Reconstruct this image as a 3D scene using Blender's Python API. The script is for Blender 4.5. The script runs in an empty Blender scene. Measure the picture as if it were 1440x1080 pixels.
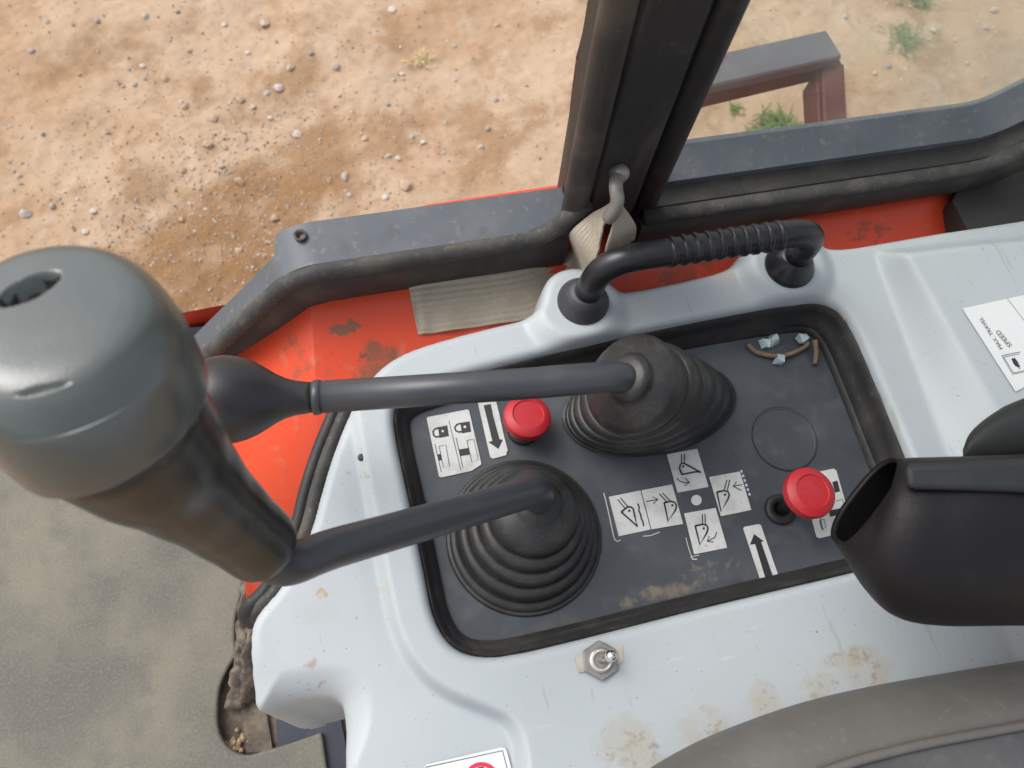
import bpy, bmesh, math, random
import numpy as np
from mathutils import Vector, Matrix

random.seed(7)
rng = np.random.default_rng(11)
S = bpy.context.scene
COL = S.collection
R = math.radians

# ------------------------------------------------------------------ camera
# World: X runs towards the rear of the machine, Y outwards to its right side,
# Z up; the control panel of the console lies in z = 0.
FPX = 1100.0                       # focal length for a 1440 px wide picture
H = 0.60                           # eye height over the control panel
XC = np.array((0.969, 0.1768, -0.1723))     # world axes in camera axes
YC = np.array((-0.2266, 0.9131, -0.3391))
XC /= np.linalg.norm(XC)
YC -= XC * YC.dot(XC); YC /= np.linalg.norm(YC)
ZC = np.cross(XC, YC)
cam_d = bpy.data.cameras.new('camera')
cam = bpy.data.objects.new('camera', cam_d)
COL.objects.link(cam)
cam_d.sensor_width = 36.0
cam_d.lens = 36.0 * FPX / 1440.0
cam_d.clip_start = 0.02
cam_d.clip_end = 500.0
M = Matrix(((XC[0], XC[1], XC[2]), (YC[0], YC[1], YC[2]), (ZC[0], ZC[1], ZC[2]))).to_4x4()
M.translation = Vector((0, 0, H))
cam.matrix_world = M
cam_d.dof.use_dof = True
cam_d.dof.focus_distance = 0.60
cam_d.dof.aperture_fstop = 11.0
S.camera = cam

# ------------------------------------------------------------------ light
SUN_DIR = Vector((-0.62, 0.52, 1.0)).normalized()      # towards the sun
W = bpy.data.worlds.new('World'); S.world = W; W.use_nodes = True
nt = W.node_tree
bg = nt.nodes['Background']
sky = nt.nodes.new('ShaderNodeTexSky')
sky.sky_type = 'NISHITA'; sky.sun_disc = False
sky.sun_elevation = math.asin(SUN_DIR.z)
sky.sun_rotation = math.atan2(SUN_DIR.x, SUN_DIR.y)
sky.air_density = 1.0; sky.dust_density = 4.0; sky.ozone_density = 1.0
hsv = nt.nodes.new('ShaderNodeHueSaturation'); hsv.inputs['Saturation'].default_value = 0.30
nt.links.new(sky.outputs[0], hsv.inputs['Color'])
nt.links.new(hsv.outputs[0], bg.inputs[0])
bg.inputs[1].default_value = 0.15
sd = bpy.data.lights.new('sun', 'SUN'); sd.energy = 0.85; sd.angle = R(40); sd.color = (1.0, 0.96, 0.90)
sun = bpy.data.objects.new('sun', sd); COL.objects.link(sun)
sun.rotation_euler = SUN_DIR.to_track_quat('Z', 'Y').to_euler()
sun.location = (0, 0, 5)
S.view_settings.view_transform = 'Standard'
S.view_settings.look = 'None'
S.view_settings.gamma = 1.0
S.view_settings.use_curve_mapping = False
S.view_settings.exposure = 0.65

# ------------------------------------------------------------------ survey helpers
def ray(px, py):
    c = np.array((px - 720.0, 540.0 - py, -FPX))
    return np.array((c.dot(XC), c.dot(YC), c.dot(ZC)))
EYE = np.array((0, 0, H))
def P(px, py, z=0.0):              # point of the plane at height z
    r = ray(px, py); return EYE + r * ((z - H) / r[2])
def PY(px, py, y):                 # point of the upright plane at distance y
    r = ray(px, py); return EYE + r * (y / r[1])
def PD(px, py, d):                 # point at depth d
    return EYE + ray(px, py) * (d / FPX)
def PL(px, py, p0, n):
    r = ray(px, py); return EYE + r * (np.dot(np.array(p0) - EYE, n) / np.dot(r, n))
def proj(q):
    d = np.asarray(q) - EYE; m = np.array((XC, YC, ZC)).T.dot(d)
    return 720 + FPX * m[0] / -m[2], 540 - FPX * m[1] / -m[2]
def sstep(a, b, x):
    t = np.clip((x - a) / (b - a), 0, 1); return t * t * (3 - 2 * t)

# ------------------------------------------------------------------ object helpers
def mesh_obj(name, verts, faces, mat, parent=None, smooth=True, sharp=None, origin=None, mats=None, mat_idx=None):
    v = np.asarray(verts, dtype=float).reshape(-1, 3)
    if parent is not None:
        o = np.array(parent_world(parent))
    elif origin is not None:
        o = np.asarray(origin, float)
    else:
        o = np.array((v[:, 0].mean(), v[:, 1].mean(), v[:, 2].min()))
    v = v - o
    me = bpy.data.meshes.new(name)
    me.from_pydata(v.tolist(), [], [list(f) for f in faces])
    me.update()
    if smooth:
        me.polygons.foreach_set('use_smooth', [True] * len(me.polygons))
        if sharp: me.set_sharp_from_angle(angle=R(sharp))
    for m in (mats or [mat]): me.materials.append(m)
    if mat_idx is not None: me.polygons.foreach_set('material_index', mat_idx)
    ob = bpy.data.objects.new(name, me); COL.objects.link(ob)
    if parent is not None: ob.parent = parent
    else: ob.location = o
    return ob
def parent_world(o):
    p = Vector((0, 0, 0))
    while o is not None:
        p += o.location; o = o.parent
    return p
def tag(o, label=None, cat=None, group=None, kind=None):
    if label: o['label'] = label
    if cat: o['category'] = cat
    if group: o['group'] = group
    if kind: o['kind'] = kind
    return o
def thing(name, label, cat, loc, group=None):
    o = bpy.data.objects.new(name, None); COL.objects.link(o)
    o.location = Vector([float(c) for c in loc]); o.empty_display_size = 0.03
    return tag(o, label, cat, group)

def catmull(pts, n=8, closed=False):
    p = [np.asarray(q, float) for q in pts]; out = []
    N = len(p); segs = N if closed else N - 1
    for i in range(segs):
        if closed: a, b, c, d = p[(i - 1) % N], p[i], p[(i + 1) % N], p[(i + 2) % N]
        else:
            b, c = p[i], p[i + 1]
            a = p[i - 1] if i > 0 else 2 * b - c
            d = p[i + 2] if i + 2 < N else 2 * c - b
        for k in range(n):
            t = k / n
            out.append(0.5 * (2 * b + (c - a) * t + (2 * a - 5 * b + 4 * c - d) * t * t + (3 * b - a - 3 * c + d) * t ** 3))
    if not closed: out.append(p[-1])
    return out
def chaikin(pts, it=3, closed=True):
    p = np.asarray(pts, float)
    for _ in range(it):
        q = np.roll(p, -1, 0)
        if closed:
            p = np.stack((0.75 * p + 0.25 * q, 0.25 * p + 0.75 * q), 1).reshape(-1, p.shape[1])
        else:
            a, b = p[:-1], p[1:]
            m = np.stack((0.75 * a + 0.25 * b, 0.25 * a + 0.75 * b), 1).reshape(-1, p.shape[1])
            p = np.vstack((p[:1], m, p[-1:]))
    return p
def round_corner(pts, rad, n=6, closed=False):
    """polyline with circular-ish fillets of size rad at inner corners"""
    p = [np.asarray(q, float) for q in pts]; out = []
    N = len(p)
    for i in range(N):
        if not closed and i in (0, N - 1): out.append(p[i]); continue
        a, b, c = p[i - 1], p[i], p[(i + 1) % N]
        la, lc = np.linalg.norm(a - b), np.linalg.norm(c - b)
        r = min(rad, 0.45 * la, 0.45 * lc)
        s, e = b + (a - b) / la * r, b + (c - b) / lc * r
        for k in range(n + 1):
            t = k / n; out.append((1 - t) ** 2 * s + 2 * t * (1 - t) * b + t * t * e)
    return out

def loft(loops, cap0=True, cap1=True, closed=True):
    n = len(loops[0]); v = []; f = []
    for L in loops: v.extend([np.asarray(q, float) for q in L])
    for i in range(len(loops) - 1):
        for k in range(n if closed else n - 1):
            a, b = i * n + k, i * n + (k + 1) % n
            f.append((a, b, b + n, a + n))
    if cap0: f.append(tuple(range(n - 1, -1, -1)))
    if cap1: f.append(tuple(range((len(loops) - 1) * n, len(loops) * n)))
    return v, f
def frames(path, up=(0, 0, 1)):
    p = [np.asarray(q, float) for q in path]; out = []
    u = None
    for i in range(len(p)):
        t = p[min(i + 1, len(p) - 1)] - p[max(i - 1, 0)]; t /= np.linalg.norm(t)
        if u is None:
            u = np.array(up, float); u -= t * u.dot(t)
            if np.linalg.norm(u) < 1e-4: u = np.array((1.0, 0, 0)); u -= t * u.dot(t)
        else: u = u - t * u.dot(t)
        u /= np.linalg.norm(u); w = np.cross(t, u)
        out.append((t, u.copy(), w))
    return out
def tube(path, rad, n=20, caps=True, ry=None):
    fr = frames(path); loops = []
    for i, q in enumerate(path):
        r = rad[i] if hasattr(rad, '__len__') else rad
        r2 = r if ry is None else (ry[i] if hasattr(ry, '__len__') else ry)
        t, u, w = fr[i]
        loops.append([np.asarray(q, float) + u * r2 * math.cos(a) + w * r * math.sin(a) for a in np.linspace(0, 2 * math.pi, n, endpoint=False)])
    return loft(loops, caps, caps)
def sweep(path, prof, up, caps=True, closed=False):
    """sweep a 2-D profile (side, up) along a path, with a fixed side axis"""
    side = np.asarray(up, float); loops = []
    p = [np.asarray(q, float) for q in path]
    for i in range(len(p)):
        t = p[min(i + 1, len(p) - 1)] - p[max(i - 1, 0)]; t /= np.linalg.norm(t)
        n = np.cross(t, side); n /= np.linalg.norm(n)
        loops.append([p[i] + side * a + n * b for a, b in prof])
    return loft(loops, caps, caps)
def disc(c, n, rings, seg=40, cap0=True, cap1=True):
    """lathe round axis n: rings = [(height, radius)]"""
    n = np.array(n, float); n /= np.linalg.norm(n)
    u = np.cross(n, (0, 1, 0)); u /= np.linalg.norm(u); w = np.cross(n, u)
    c = np.asarray(c, float)
    loops = [[c + n * h + (u * math.cos(a) + w * math.sin(a)) * r for a in np.linspace(0, 2 * math.pi, seg, endpoint=False)] for h, r in rings]
    return loft(loops, cap0, cap1)
def prism(poly, dz0, dz1):
    """poly: world points; solid between offsets dz0..dz1 in z"""
    p = [np.asarray(q, float) for q in poly]; n = len(p)
    area = sum(p[i][0] * p[(i + 1) % n][1] - p[(i + 1) % n][0] * p[i][1] for i in range(n))
    if area < 0: p = p[::-1]
    v = [q + (0, 0, dz0) for q in p] + [q + (0, 0, dz1) for q in p]
    f = [tuple(range(n - 1, -1, -1)), tuple(range(n, 2 * n))] + [(i, (i + 1) % n, (i + 1) % n + n, i + n) for i in range(n)]
    return v, f
def merge(parts):
    v = []; f = []
    for a, b in parts:
        k = len(v); v.extend(a); f.extend([tuple(i + k for i in q) for q in b])
    return v, f

# ------------------------------------------------------------------ materials
def pmat(name, col, rough=0.5, layers=(), bump=(), metal=0.0, spec=0.5, rough_var=0.0, coat=0.0):
    """layers: (scale, lo, hi, colour, amount[, detail[, stretch]]) mixed over the base by noise
       bump: (scale, strength, distance)"""
    m = bpy.data.materials.new(name); m.use_nodes = True
    t = m.node_tree; N = t.nodes; L = t.links
    b = N['Principled BSDF']
    b.inputs['Roughness'].default_value = rough
    b.inputs['Metallic'].default_value = metal
    b.inputs['Specular IOR Level'].default_value = spec
    b.inputs['Coat Weight'].default_value = coat
    tc = N.new('ShaderNodeTexCoord')
    cur = N.new('ShaderNodeRGB'); cur.outputs[0].default_value = (*col, 1)
    out = cur.outputs[0]; rout = None
    for i, ly in enumerate(layers):
        sc, lo, hi, c, amt = ly[:5]; det = ly[5] if len(ly) > 5 else 6; st = ly[6] if len(ly) > 6 else None
        vec = tc.outputs['Object']
        mp = N.new('ShaderNodeMapping'); mp.inputs['Location'].default_value = (3.1 * i + 1.7, 5.3 * i, 2.9 * i)
        if st: mp.inputs['Scale'].default_value = st
        L.new(vec, mp.inputs[0]); vec = mp.outputs[0]
        n = N.new('ShaderNodeTexNoise'); n.inputs['Scale'].default_value = sc; n.inputs['Detail'].default_value = det; n.inputs['Roughness'].default_value = 0.6
        L.new(vec, n.inputs['Vector'])
        r = N.new('ShaderNodeMapRange'); r.inputs['From Min'].default_value = lo; r.inputs['From Max'].default_value = hi
        r.inputs['To Max'].default_value = amt; r.interpolation_type = 'SMOOTHSTEP'
        L.new(n.outputs['Fac'], r.inputs['Value'])
        mx = N.new('ShaderNodeMix'); mx.data_type = 'RGBA'
        L.new(r.outputs[0], mx.inputs['Factor']); L.new(out, mx.inputs['A']); mx.inputs['B'].default_value = (*c, 1)
        out = mx.outputs['Result']
        if rough_var:
            a = N.new('ShaderNodeMath'); a.operation = 'MULTIPLY_ADD'
            L.new(r.outputs[0], a.inputs[0]); a.inputs[1].default_value = rough_var
            if rout is None: a.inputs[2].default_value = rough
            else: L.new(rout, a.inputs[2])
            a.use_clamp = True
            rout = a.outputs[0]
    L.new(out, b.inputs['Base Color'])
    if rout is not None: L.new(rout, b.inputs['Roughness'])
    prev = None
    for i, (sc, strength, dist) in enumerate(bump):
        n = N.new('ShaderNodeTexNoise'); n.inputs['Scale'].default_value = sc; n.inputs['Detail'].default_value = 4
        L.new(tc.outputs['Object'], n.inputs['Vector'])
        bp = N.new('ShaderNodeBump'); bp.inputs['Strength'].default_value = strength; bp.inputs['Distance'].default_value = dist
        L.new(n.outputs['Fac'], bp.inputs['Height'])
        if prev is not None: L.new(prev, bp.inputs['Normal'])
        prev = bp.outputs[0]
    if prev is not None: L.new(prev, b.inputs['Normal'])
    m['out'] = 0
    return m
DUST = (0.30, 0.24, 0.17)
BROWN = (0.16, 0.10, 0.055)
M_rubber = pmat('boot_rubber', (0.021, 0.0212, 0.0215), 0.46, [(40, .45, .78, (0.065, 0.060, 0.052), .55), (300, .52, .8, (0.13, 0.115, 0.09), .35)], [(35, .12, .004), (900, .25, .0006)])
M_rod = pmat('rod_paint', (0.040, 0.045, 0.052), 0.36, [(25, .5, .8, (0.09, 0.09, 0.09), .4), (400, .62, .8, (0.16, 0.15, 0.13), .4)], [(700, .08, .0004)], rough_var=.2)
M_cap = pmat('grip_cap_plastic', (0.060, 0.072, 0.068), 0.24, [(30, .4, .7, (0.082, 0.092, 0.086), .6), (90, .6, .8, (0.11, 0.10, 0.09), .25)], [(55, .10, .002), (1300, .22, .0004)], rough_var=.12, spec=.9)
M_sleeve = pmat('grip_sleeve_rubber', (0.019, 0.020, 0.018), 0.28, [(35, .45, .72, (0.055, 0.054, 0.044), .6), (140, .57, .8, (0.12, 0.11, 0.085), .4)], [(60, .15, .002), (800, .08, .0004)])
M_ball = pmat('ball_knob_plastic', (0.018, 0.018, 0.020), 0.40, [(60, .5, .8, (0.06, 0.055, 0.05), .4)], [(1200, .06, .0003)])
M_frame = pmat('frame_grey_paint', (0.088, 0.100, 0.116), 0.50, [(20, .45, .75, (0.135, 0.14, 0.145), .6), (120, .55, .75, DUST, .45), (14, .56, .72, (0.045, 0.047, 0.05), .6), (60, .64, .72, (0.20, 0.17, 0.13), .5)], [(500, .06, .0005)])
M_dark = pmat('frame_dark_inner', (0.030, 0.029, 0.027), 0.6, [(25, .45, .7, (0.10, 0.085, 0.065), .55), (9, .5, .7, (0.05, 0.045, 0.04), .5, 6, (6, 6, .6)), (260, .6, .8, DUST, .3)], [(400, .2, .0008)])
M_seal = pmat('dusty_rubber_seal', (0.038, 0.037, 0.035), 0.72, [(30, .42, .70, (0.105, 0.096, 0.08), .6), (200, .53, .75, (0.19, 0.165, 0.125), .45)], [(350, .35, .0012)])
M_trim = pmat('panel_rubber_trim', (0.019, 0.019, 0.020), 0.6, [(26, .46, .74, (0.065, 0.054, 0.043), .6), (150, .58, .78, (0.15, 0.12, 0.085), .4)], [(500, .3, .0008)])
M_orange = pmat('orange_paint', (0.72, 0.074, 0.028), 0.42, [(16, .60, .70, (0.16, 0.09, 0.05), .8, 9), (60, .58, .72, (0.52, 0.20, 0.12), .5), (260, .66, .74, (0.10, 0.06, 0.04), .75)], [(300, .05, .0004)], rough_var=.3)
M_orange_clean = pmat('orange_body_paint', (0.74, 0.060, 0.026), 0.35, [(50, .6, .8, (0.5, 0.2, 0.12), .4)])
M_red_dark = pmat('rail_faded_red', (0.080, 0.009, 0.009), 0.55, [(25, .5, .7, (0.045, 0.012, 0.012), .6), (160, .64, .75, (0.15, 0.09, 0.07), .4)])
M_grey_rail = pmat('rail_worn_grey', (0.105, 0.108, 0.122), 0.6, [(30, .45, .7, (0.15, 0.14, 0.145), .5), (15, .58, .7, (0.16, 0.06, 0.055), .7)])
M_red = pmat('red_knob_plastic', (0.42, 0.014, 0.022), 0.50, [(80, .5, .75, (0.36, 0.05, 0.05), .6), (300, .6, .75, (0.30, 0.12, 0.10), .4)], [(1500, .05, .0003)])
M_black = pmat('black_plastic', (0.014, 0.014, 0.015), 0.55, [(50, .5, .75, (0.06, 0.055, 0.05), .5)], [(900, .08, .0004)])
M_handle = pmat('handle_black_vinyl', (0.014, 0.0145, 0.017), 0.34, [(40, .5, .75, (0.05, 0.05, 0.05), .5), (200, .65, .8, (0.2, 0.17, 0.13), .4)], [(600, .1, .0004)], rough_var=.3)
M_flange = pmat('handle_flange_plastic', (0.04, 0.04, 0.046), 0.48, [(60, .5, .75, (0.08, 0.08, 0.08), .5)])
M_print = pmat('decal_black_ink', (0.025, 0.027, 0.030), 0.45)
M_decal = pmat('decal_white', (0.57, 0.58, 0.57), 0.45, [(60, .45, .75, (0.38, 0.36, 0.31), .6), (260, .62, .74, (0.38, 0.28, 0.17), .6), (22, .68, .76, (0.36, 0.36, 0.22), .7)])
M_decal_clean = pmat('decal_bright_white', (0.64, 0.66, 0.66), 0.35, [(60, .55, .8, (0.54, 0.54, 0.50), .5), (250, .66, .75, (0.36, 0.31, 0.24), .4)])
M_dred = pmat('decal_red_ink', (0.62, 0.02, 0.06), 0.4)
M_metal = pmat('nickel_steel', (0.55, 0.52, 0.47), 0.32, [(90, .45, .7, (0.34, 0.30, 0.25), .6)], [(500, .1, .0003)], metal=.85)
M_metal_d = pmat('tarnished_nut', (0.30, 0.29, 0.28), 0.45, [(90, .45, .7, (0.18, 0.16, 0.14), .6)], metal=.7)
M_tin = pmat('dull_plate', (0.50, 0.46, 0.40), 0.5, [(90, .45, .7, (0.36, 0.30, 0.24), .6)], metal=.3)
M_chrome = pmat('chrome', (0.8, 0.78, 0.78), 0.12, metal=1.0)
M_strap = pmat('webbing', (0.40, 0.355, 0.28), 0.9, [(40, .45, .7, (0.33, 0.285, 0.215), .6), (200, .5, .8, (0.55, 0.50, 0.42), .5)], [(700, .4, .001)])
M_mat = pmat('floor_mat_rubber', (0.140, 0.134, 0.118), 0.9, [(7, .36, .70, (0.235, 0.215, 0.165), .85, 9), (22, .48, .72, (0.12, 0.116, 0.106), .5), (330, .46, .70, (0.28, 0.255, 0.20), .38, 3), (260, .56, .72, (0.085, 0.083, 0.08), .4, 3)], [(450, .4, .0014)], spec=.25)
M_floor = pmat('cab_floor_dirt', (0.10, 0.08, 0.062), 0.85, [(30, .45, .65, (0.20, 0.16, 0.115), .8), (200, .5, .7, (0.05, 0.045, 0.04), .6)], [(200, .6, .003)])
M_blue = pmat('dark_blue_plate', (0.020, 0.027, 0.045), 0.45, [(40, .5, .75, (0.06, 0.065, 0.075), .6), (200, .62, .75, (0.14, 0.12, 0.1), .4)], [(300, .15, .001)])
M_dirt = pmat('dirt_clump', (0.36, 0.27, 0.17), 0.95, [(200, .45, .65, (0.2, 0.14, 0.08), .7)], [(300, .8, .003)])
M_torn = pmat('torn_rubber', (0.085, 0.065, 0.052), 0.8, [(60, .45, .65, (0.22, 0.18, 0.135), .7), (200, .5, .7, (0.04, 0.035, 0.03), .6)], [(150, .6, .003)])
M_arm = pmat('armrest_black', (0.0068, 0.0058, 0.0070), 0.55, [(40, .5, .75, (0.014, 0.013, 0.013), .5), (300, .66, .76, (0.06, 0.055, 0.05), .3)], [(25, .25, .006), (900, .3, .0006)], spec=.28)
M_arm2 = pmat('armrest_pad_sheen_grey', (0.020, 0.023, 0.024), 0.6, [(40, .5, .75, (0.034, 0.033, 0.031), .5), (300, .64, .76, (0.08, 0.07, 0.06), .3)], [(900, .3, .0006)], spec=.3)
M_seat = pmat('seat_vinyl_dark', (0.062, 0.062, 0.067), 0.58, [(14, .42, .68, (0.105, 0.102, 0.098), .7), (90, .5, .75, (0.13, 0.12, 0.105), .4)], [(30, .25, .004), (900, .2, .0005)])
M_bolster = pmat('seat_vinyl_side', (0.108, 0.103, 0.094), 0.55, [(20, .45, .7, (0.14, 0.132, 0.118), .6), (150, .55, .75, (0.19, 0.168, 0.135), .45)], [(900, .2, .0005)])
M_hook = pmat('hook_zinc', (0.30, 0.29, 0.26), 0.5, [(90, .45, .7, (0.18, 0.16, 0.13), .7)], metal=.4)
M_twig = pmat('dry_twig', (0.17, 0.115, 0.075), 0.85, [(100, .45, .7, (0.28, 0.2, 0.13), .7)])

def add_mix(m, fac_fn, color, rough=None):
    """extra colour layer on a pmat driven by fac_fn(N, L, objcoord) -> socket"""
    t = m.node_tree; N = t.nodes; L = t.links; b = N['Principled BSDF']
    tc = [n for n in N if n.type == 'TEX_COORD'][0]
    lk = b.inputs['Base Color'].links[0]; src = lk.from_socket; L.remove(lk)
    f = fac_fn(N, L, tc.outputs['Object'])
    mx = N.new('ShaderNodeMix'); mx.data_type = 'RGBA'
    L.new(f, mx.inputs['Factor']); L.new(src, mx.inputs['A']); mx.inputs['B'].default_value = (*color, 1)
    L.new(mx.outputs['Result'], b.inputs['Base Color'])
def blob(cx, cy, rx, ry, scale, lo, hi, amt, rot=0.0, det=8, seed=0.0):
    """stain mask: ellipse in x/y, broken up by noise"""
    def fn(N, L, oc):
        mp = N.new('ShaderNodeMapping'); mp.vector_type = 'TEXTURE'
        mp.inputs['Location'].default_value = (cx, cy, 0); mp.inputs['Rotation'].default_value = (0, 0, rot); mp.inputs['Scale'].default_value = (rx, ry, 1e3)
        L.new(oc, mp.inputs[0])
        ln = N.new('ShaderNodeVectorMath'); ln.operation = 'LENGTH'; L.new(mp.outputs[0], ln.inputs[0])
        r = N.new('ShaderNodeMapRange'); r.inputs['From Min'].default_value = 1.0; r.inputs['From Max'].default_value = 0.25
        r.interpolation_type = 'SMOOTHSTEP'; L.new(ln.outputs['Value'], r.inputs['Value'])
        mp2 = N.new('ShaderNodeMapping'); mp2.inputs['Location'].default_value = (seed, seed * 2, seed); L.new(oc, mp2.inputs[0])
        n = N.new('ShaderNodeTexNoise'); n.inputs['Scale'].default_value = scale; n.inputs['Detail'].default_value = det; n.inputs['Roughness'].default_value = .65
        L.new(mp2.outputs[0], n.inputs['Vector'])
        a = N.new('ShaderNodeMath'); a.operation = 'MULTIPLY_ADD'; L.new(r.outputs[0], a.inputs[0]); a.inputs[1].default_value = .5; L.new(n.outputs['Fac'], a.inputs[2])
        r2 = N.new('ShaderNodeMapRange'); r2.inputs['From Min'].default_value = lo + .5; r2.inputs['From Max'].default_value = hi + .5
        r2.inputs['To Max'].default_value = amt; L.new(a.outputs[0], r2.inputs['Value'])
        return r2.outputs[0]
    return fn

# ================================================================== THE SETTING: ground
GZ = -1.25
def fbm(x, y, sc, seed, octv=4):
    out = np.zeros_like(x); amp = 1.0
    for o in range(octv):
        r = np.random.default_rng(seed + o); n = 64; g = r.random((n, n))
        fx, fy = x * sc, y * sc
        i, j = np.floor(fx).astype(int), np.floor(fy).astype(int); u, v = fx - i, fy - j
        u = u * u * (3 - 2 * u); v = v * v * (3 - 2 * v)
        a, b, c, d = g[i % n, j % n], g[(i + 1) % n, j % n], g[i % n, (j + 1) % n], g[(i + 1) % n, (j + 1) % n]
        out += amp * ((a * (1 - u) + b * u) * (1 - v) + (c * (1 - u) + d * u) * v - .5)
        amp *= .5; sc *= 2.1
    return out
def ground_h(x, y):
    return GZ + 0.035 * fbm(x, y, 1.6, 3, 3) + 0.014 * fbm(x, y, 7, 9, 4) + 0.003 * fbm(x, y, 60, 21, 2)
def gaxis(a, b, step, far):
    c = np.arange(a, b + step / 2, step); k = [0.03 * 1.5 ** i for i in range(22)]
    o = np.cumsum(k); o = o[o < far]
    return np.concatenate((a - o[::-1], c, b + o))
gx = gaxis(-1.9, 2.1, .009, 120); gy = gaxis(0.3, 2.7, .009, 120)
GX, GY = np.meshgrid(gx, gy, indexing='ij')
GH = ground_h(GX, GY)
nx, ny = GX.shape
idx = np.arange(nx * ny).reshape(nx, ny)
gf = np.stack((idx[:-1, :-1], idx[1:, :-1], idx[1:, 1:], idx[:-1, 1:]), -1).reshape(-1, 4)
M_ground = pmat('dirt_ground', (0.455, 0.330, 0.228), 0.95, [
    (1.7, .45, .62, (0.385, 0.250, 0.150), .8, 6), (4.5, .48, .64, (0.28, 0.168, 0.088), .75, 7),
    (9, .52, .70, (0.48, 0.37, 0.275), .6, 8), (30, .52, .72, (0.30, 0.19, 0.11), .5, 8),
    (150, .58, .70, (0.50, 0.42, 0.34), .45, 4), (230, .62, .74, (0.24, 0.15, 0.085), .18, 4)],
    [(25, .28, .015), (160, .22, .005)], spec=.15)
ground = mesh_obj('ground', np.stack((GX, GY, GH), -1).reshape(-1, 3), gf.tolist(), M_ground, origin=(0, 0, GZ))
tag(ground, kind='structure')
# damper brown gravelly patch beside the machine
c0 = P(330, 330, GZ); add_mix(M_ground, blob(c0[0], c0[1], .62, .34, 7, .24, .50, .85, R(20)), (0.235, 0.128, 0.055))
c0 = P(470, 210, GZ); add_mix(M_ground, blob(c0[0], c0[1], .55, .20, 8, .30, .52, .75, R(10), seed=3), (0.28, 0.165, 0.085))
c0 = P(120, 40, GZ); add_mix(M_ground, blob(c0[0], c0[1], .35, .25, 12, .5, .8, .5, 0, seed=5), (0.33, 0.27, 0.22))
c0 = P(1250, 60, GZ); add_mix(M_ground, blob(c0[0], c0[1], .45, .22, 10, .45, .8, .6, 0, seed=8), (0.30, 0.27, 0.14))

def stone_mesh(seed, sub=1):
    bm = bmesh.new(); bmesh.ops.create_icosphere(bm, subdivisions=sub, radius=1.0)
    r = np.random.default_rng(seed)
    planes = [(lambda q: q / np.linalg.norm(q))(r.normal(size=3)) for _ in range(7)]
    dist = r.uniform(.55, .9, 7); sc = np.array((r.uniform(.75, 1.25), r.uniform(.7, 1.1), r.uniform(.4, .75)))
    for v in bm.verts:
        p = np.array(v.co)
        for q, d in zip(planes, dist):
            e = p.dot(q) - d
            if e > 0: p = p - q * e
        v.co = p * sc + r.normal(size=3) * .02
    me = bpy.data.meshes.new('stone'); bm.to_mesh(me); bm.free()
    return me
stone_cols = [(0.50, 0.43, 0.35), (0.43, 0.39, 0.36), (0.44, 0.32, 0.22), (0.37, 0.35, 0.34), (0.46, 0.34, 0.25), (0.56, 0.52, 0.47), (0.32, 0.21, 0.13)]
M_stones = [pmat('stone_%s' % n, c, .85, [(60, .4, .7, tuple(k * .75 for k in c), .6), (40, .45, .65, (0.42, 0.29, 0.19), .6)], [(200, .4, .002)]) for n, c in zip(('pale', 'grey', 'tan', 'slate', 'sand', 'white', 'brown'), stone_cols)]
stone_meshes = []
for i in range(14):
    me = stone_mesh(100 + i, 2 if i < 4 else 1); me.materials.append(M_stones[i % 7]); stone_meshes.append(me)
def add_stone(x, y, s, k, sink=.38):
    o = bpy.data.objects.new('stone', stone_meshes[k]); COL.objects.link(o); o.parent = ground
    z = float(ground_h(np.array([x]), np.array([y]))[0])
    o.location = (x, y, z - GZ + s * (.45 - sink)); o.scale = (s, s, s)
    o.rotation_euler = (random.uniform(-.3, .3), random.uniform(-.3, .3), random.uniform(0, 6.3))
known = [(410, 97, 13, 0), (392, 125, 15, 5), (376, 131, 9, 1), (418, 189, 13, 5), (338, 140, 13, 2), (355, 149, 9, 0), (380, 165, 8, 5), (292, 205, 13, 4),
         (302, 167, 12, 4), (260, 150, 11, 2), (232, 110, 9, 4), (205, 25, 9, 1), (372, 32, 16, 0), (438, 80, 10, 3), (551, 12, 13, 5), (348, 72, 8, 5),
         (486, 252, 13, 1), (545, 150, 9, 3), (388, 310, 12, 4), (338, 258, 13, 2), (257, 310, 9, 2), (133, 299, 9, 5), (120, 326, 9, 5), (102, 354, 13, 5),
         (75, 291, 10, 3), (34, 299, 12, 1), (25, 245, 8, 0), (136, 30, 10, 3), (66, 30, 9, 1), (546, 225, 9, 1), (560, 228, 9, 5), (570, 268, 16, 4), (542, 283, 9, 5),
         (595, 203, 8, 5), (580, 196, 8, 1), (686, 186, 10, 3), (696, 140, 9, 1), (565, 103, 8, 5), (474, 97, 10, 1), (312, 236, 8, 3), (188, 116, 8, 1),
         (1188, 25, 9, 1), (1310, 45, 11, 5), (1395, 18, 12, 1), (1385, 40, 12, 3), (1245, 97, 13, 3), (1228, 107, 9, 5), (1340, 60, 9, 0), (1280, 12, 8, 1), (1075, 172, 10, 5),
         (1270, 102, 8, 5), (1360, 90, 8, 1), (250, 18, 8, 3), (45, 70, 8, 1), (150, 185, 7, 4), (60, 190, 8, 3), (700, 30, 8, 0), (740, 120, 7, 4), (640, 60, 7, 1)]
for px, py, s, k in known:
    p = P(px, py, GZ)
    add_stone(p[0], p[1], s / 520 * .66, k if random.random() < .5 else k + 7, .30)
n = 0
while n < 110:
    px, py = random.uniform(-80, 1520), random.uniform(-80, 470)
    w = .16 + .9 * math.exp(-((px - 320) / 190) ** 2 - ((py - 250) / 150) ** 2)
    if random.random() > w: continue
    p = P(px, py, GZ)
    add_stone(p[0], p[1], min(.012, .0042 * math.exp(abs(random.gauss(0, .5)))), random.randrange(14)); n += 1
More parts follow.
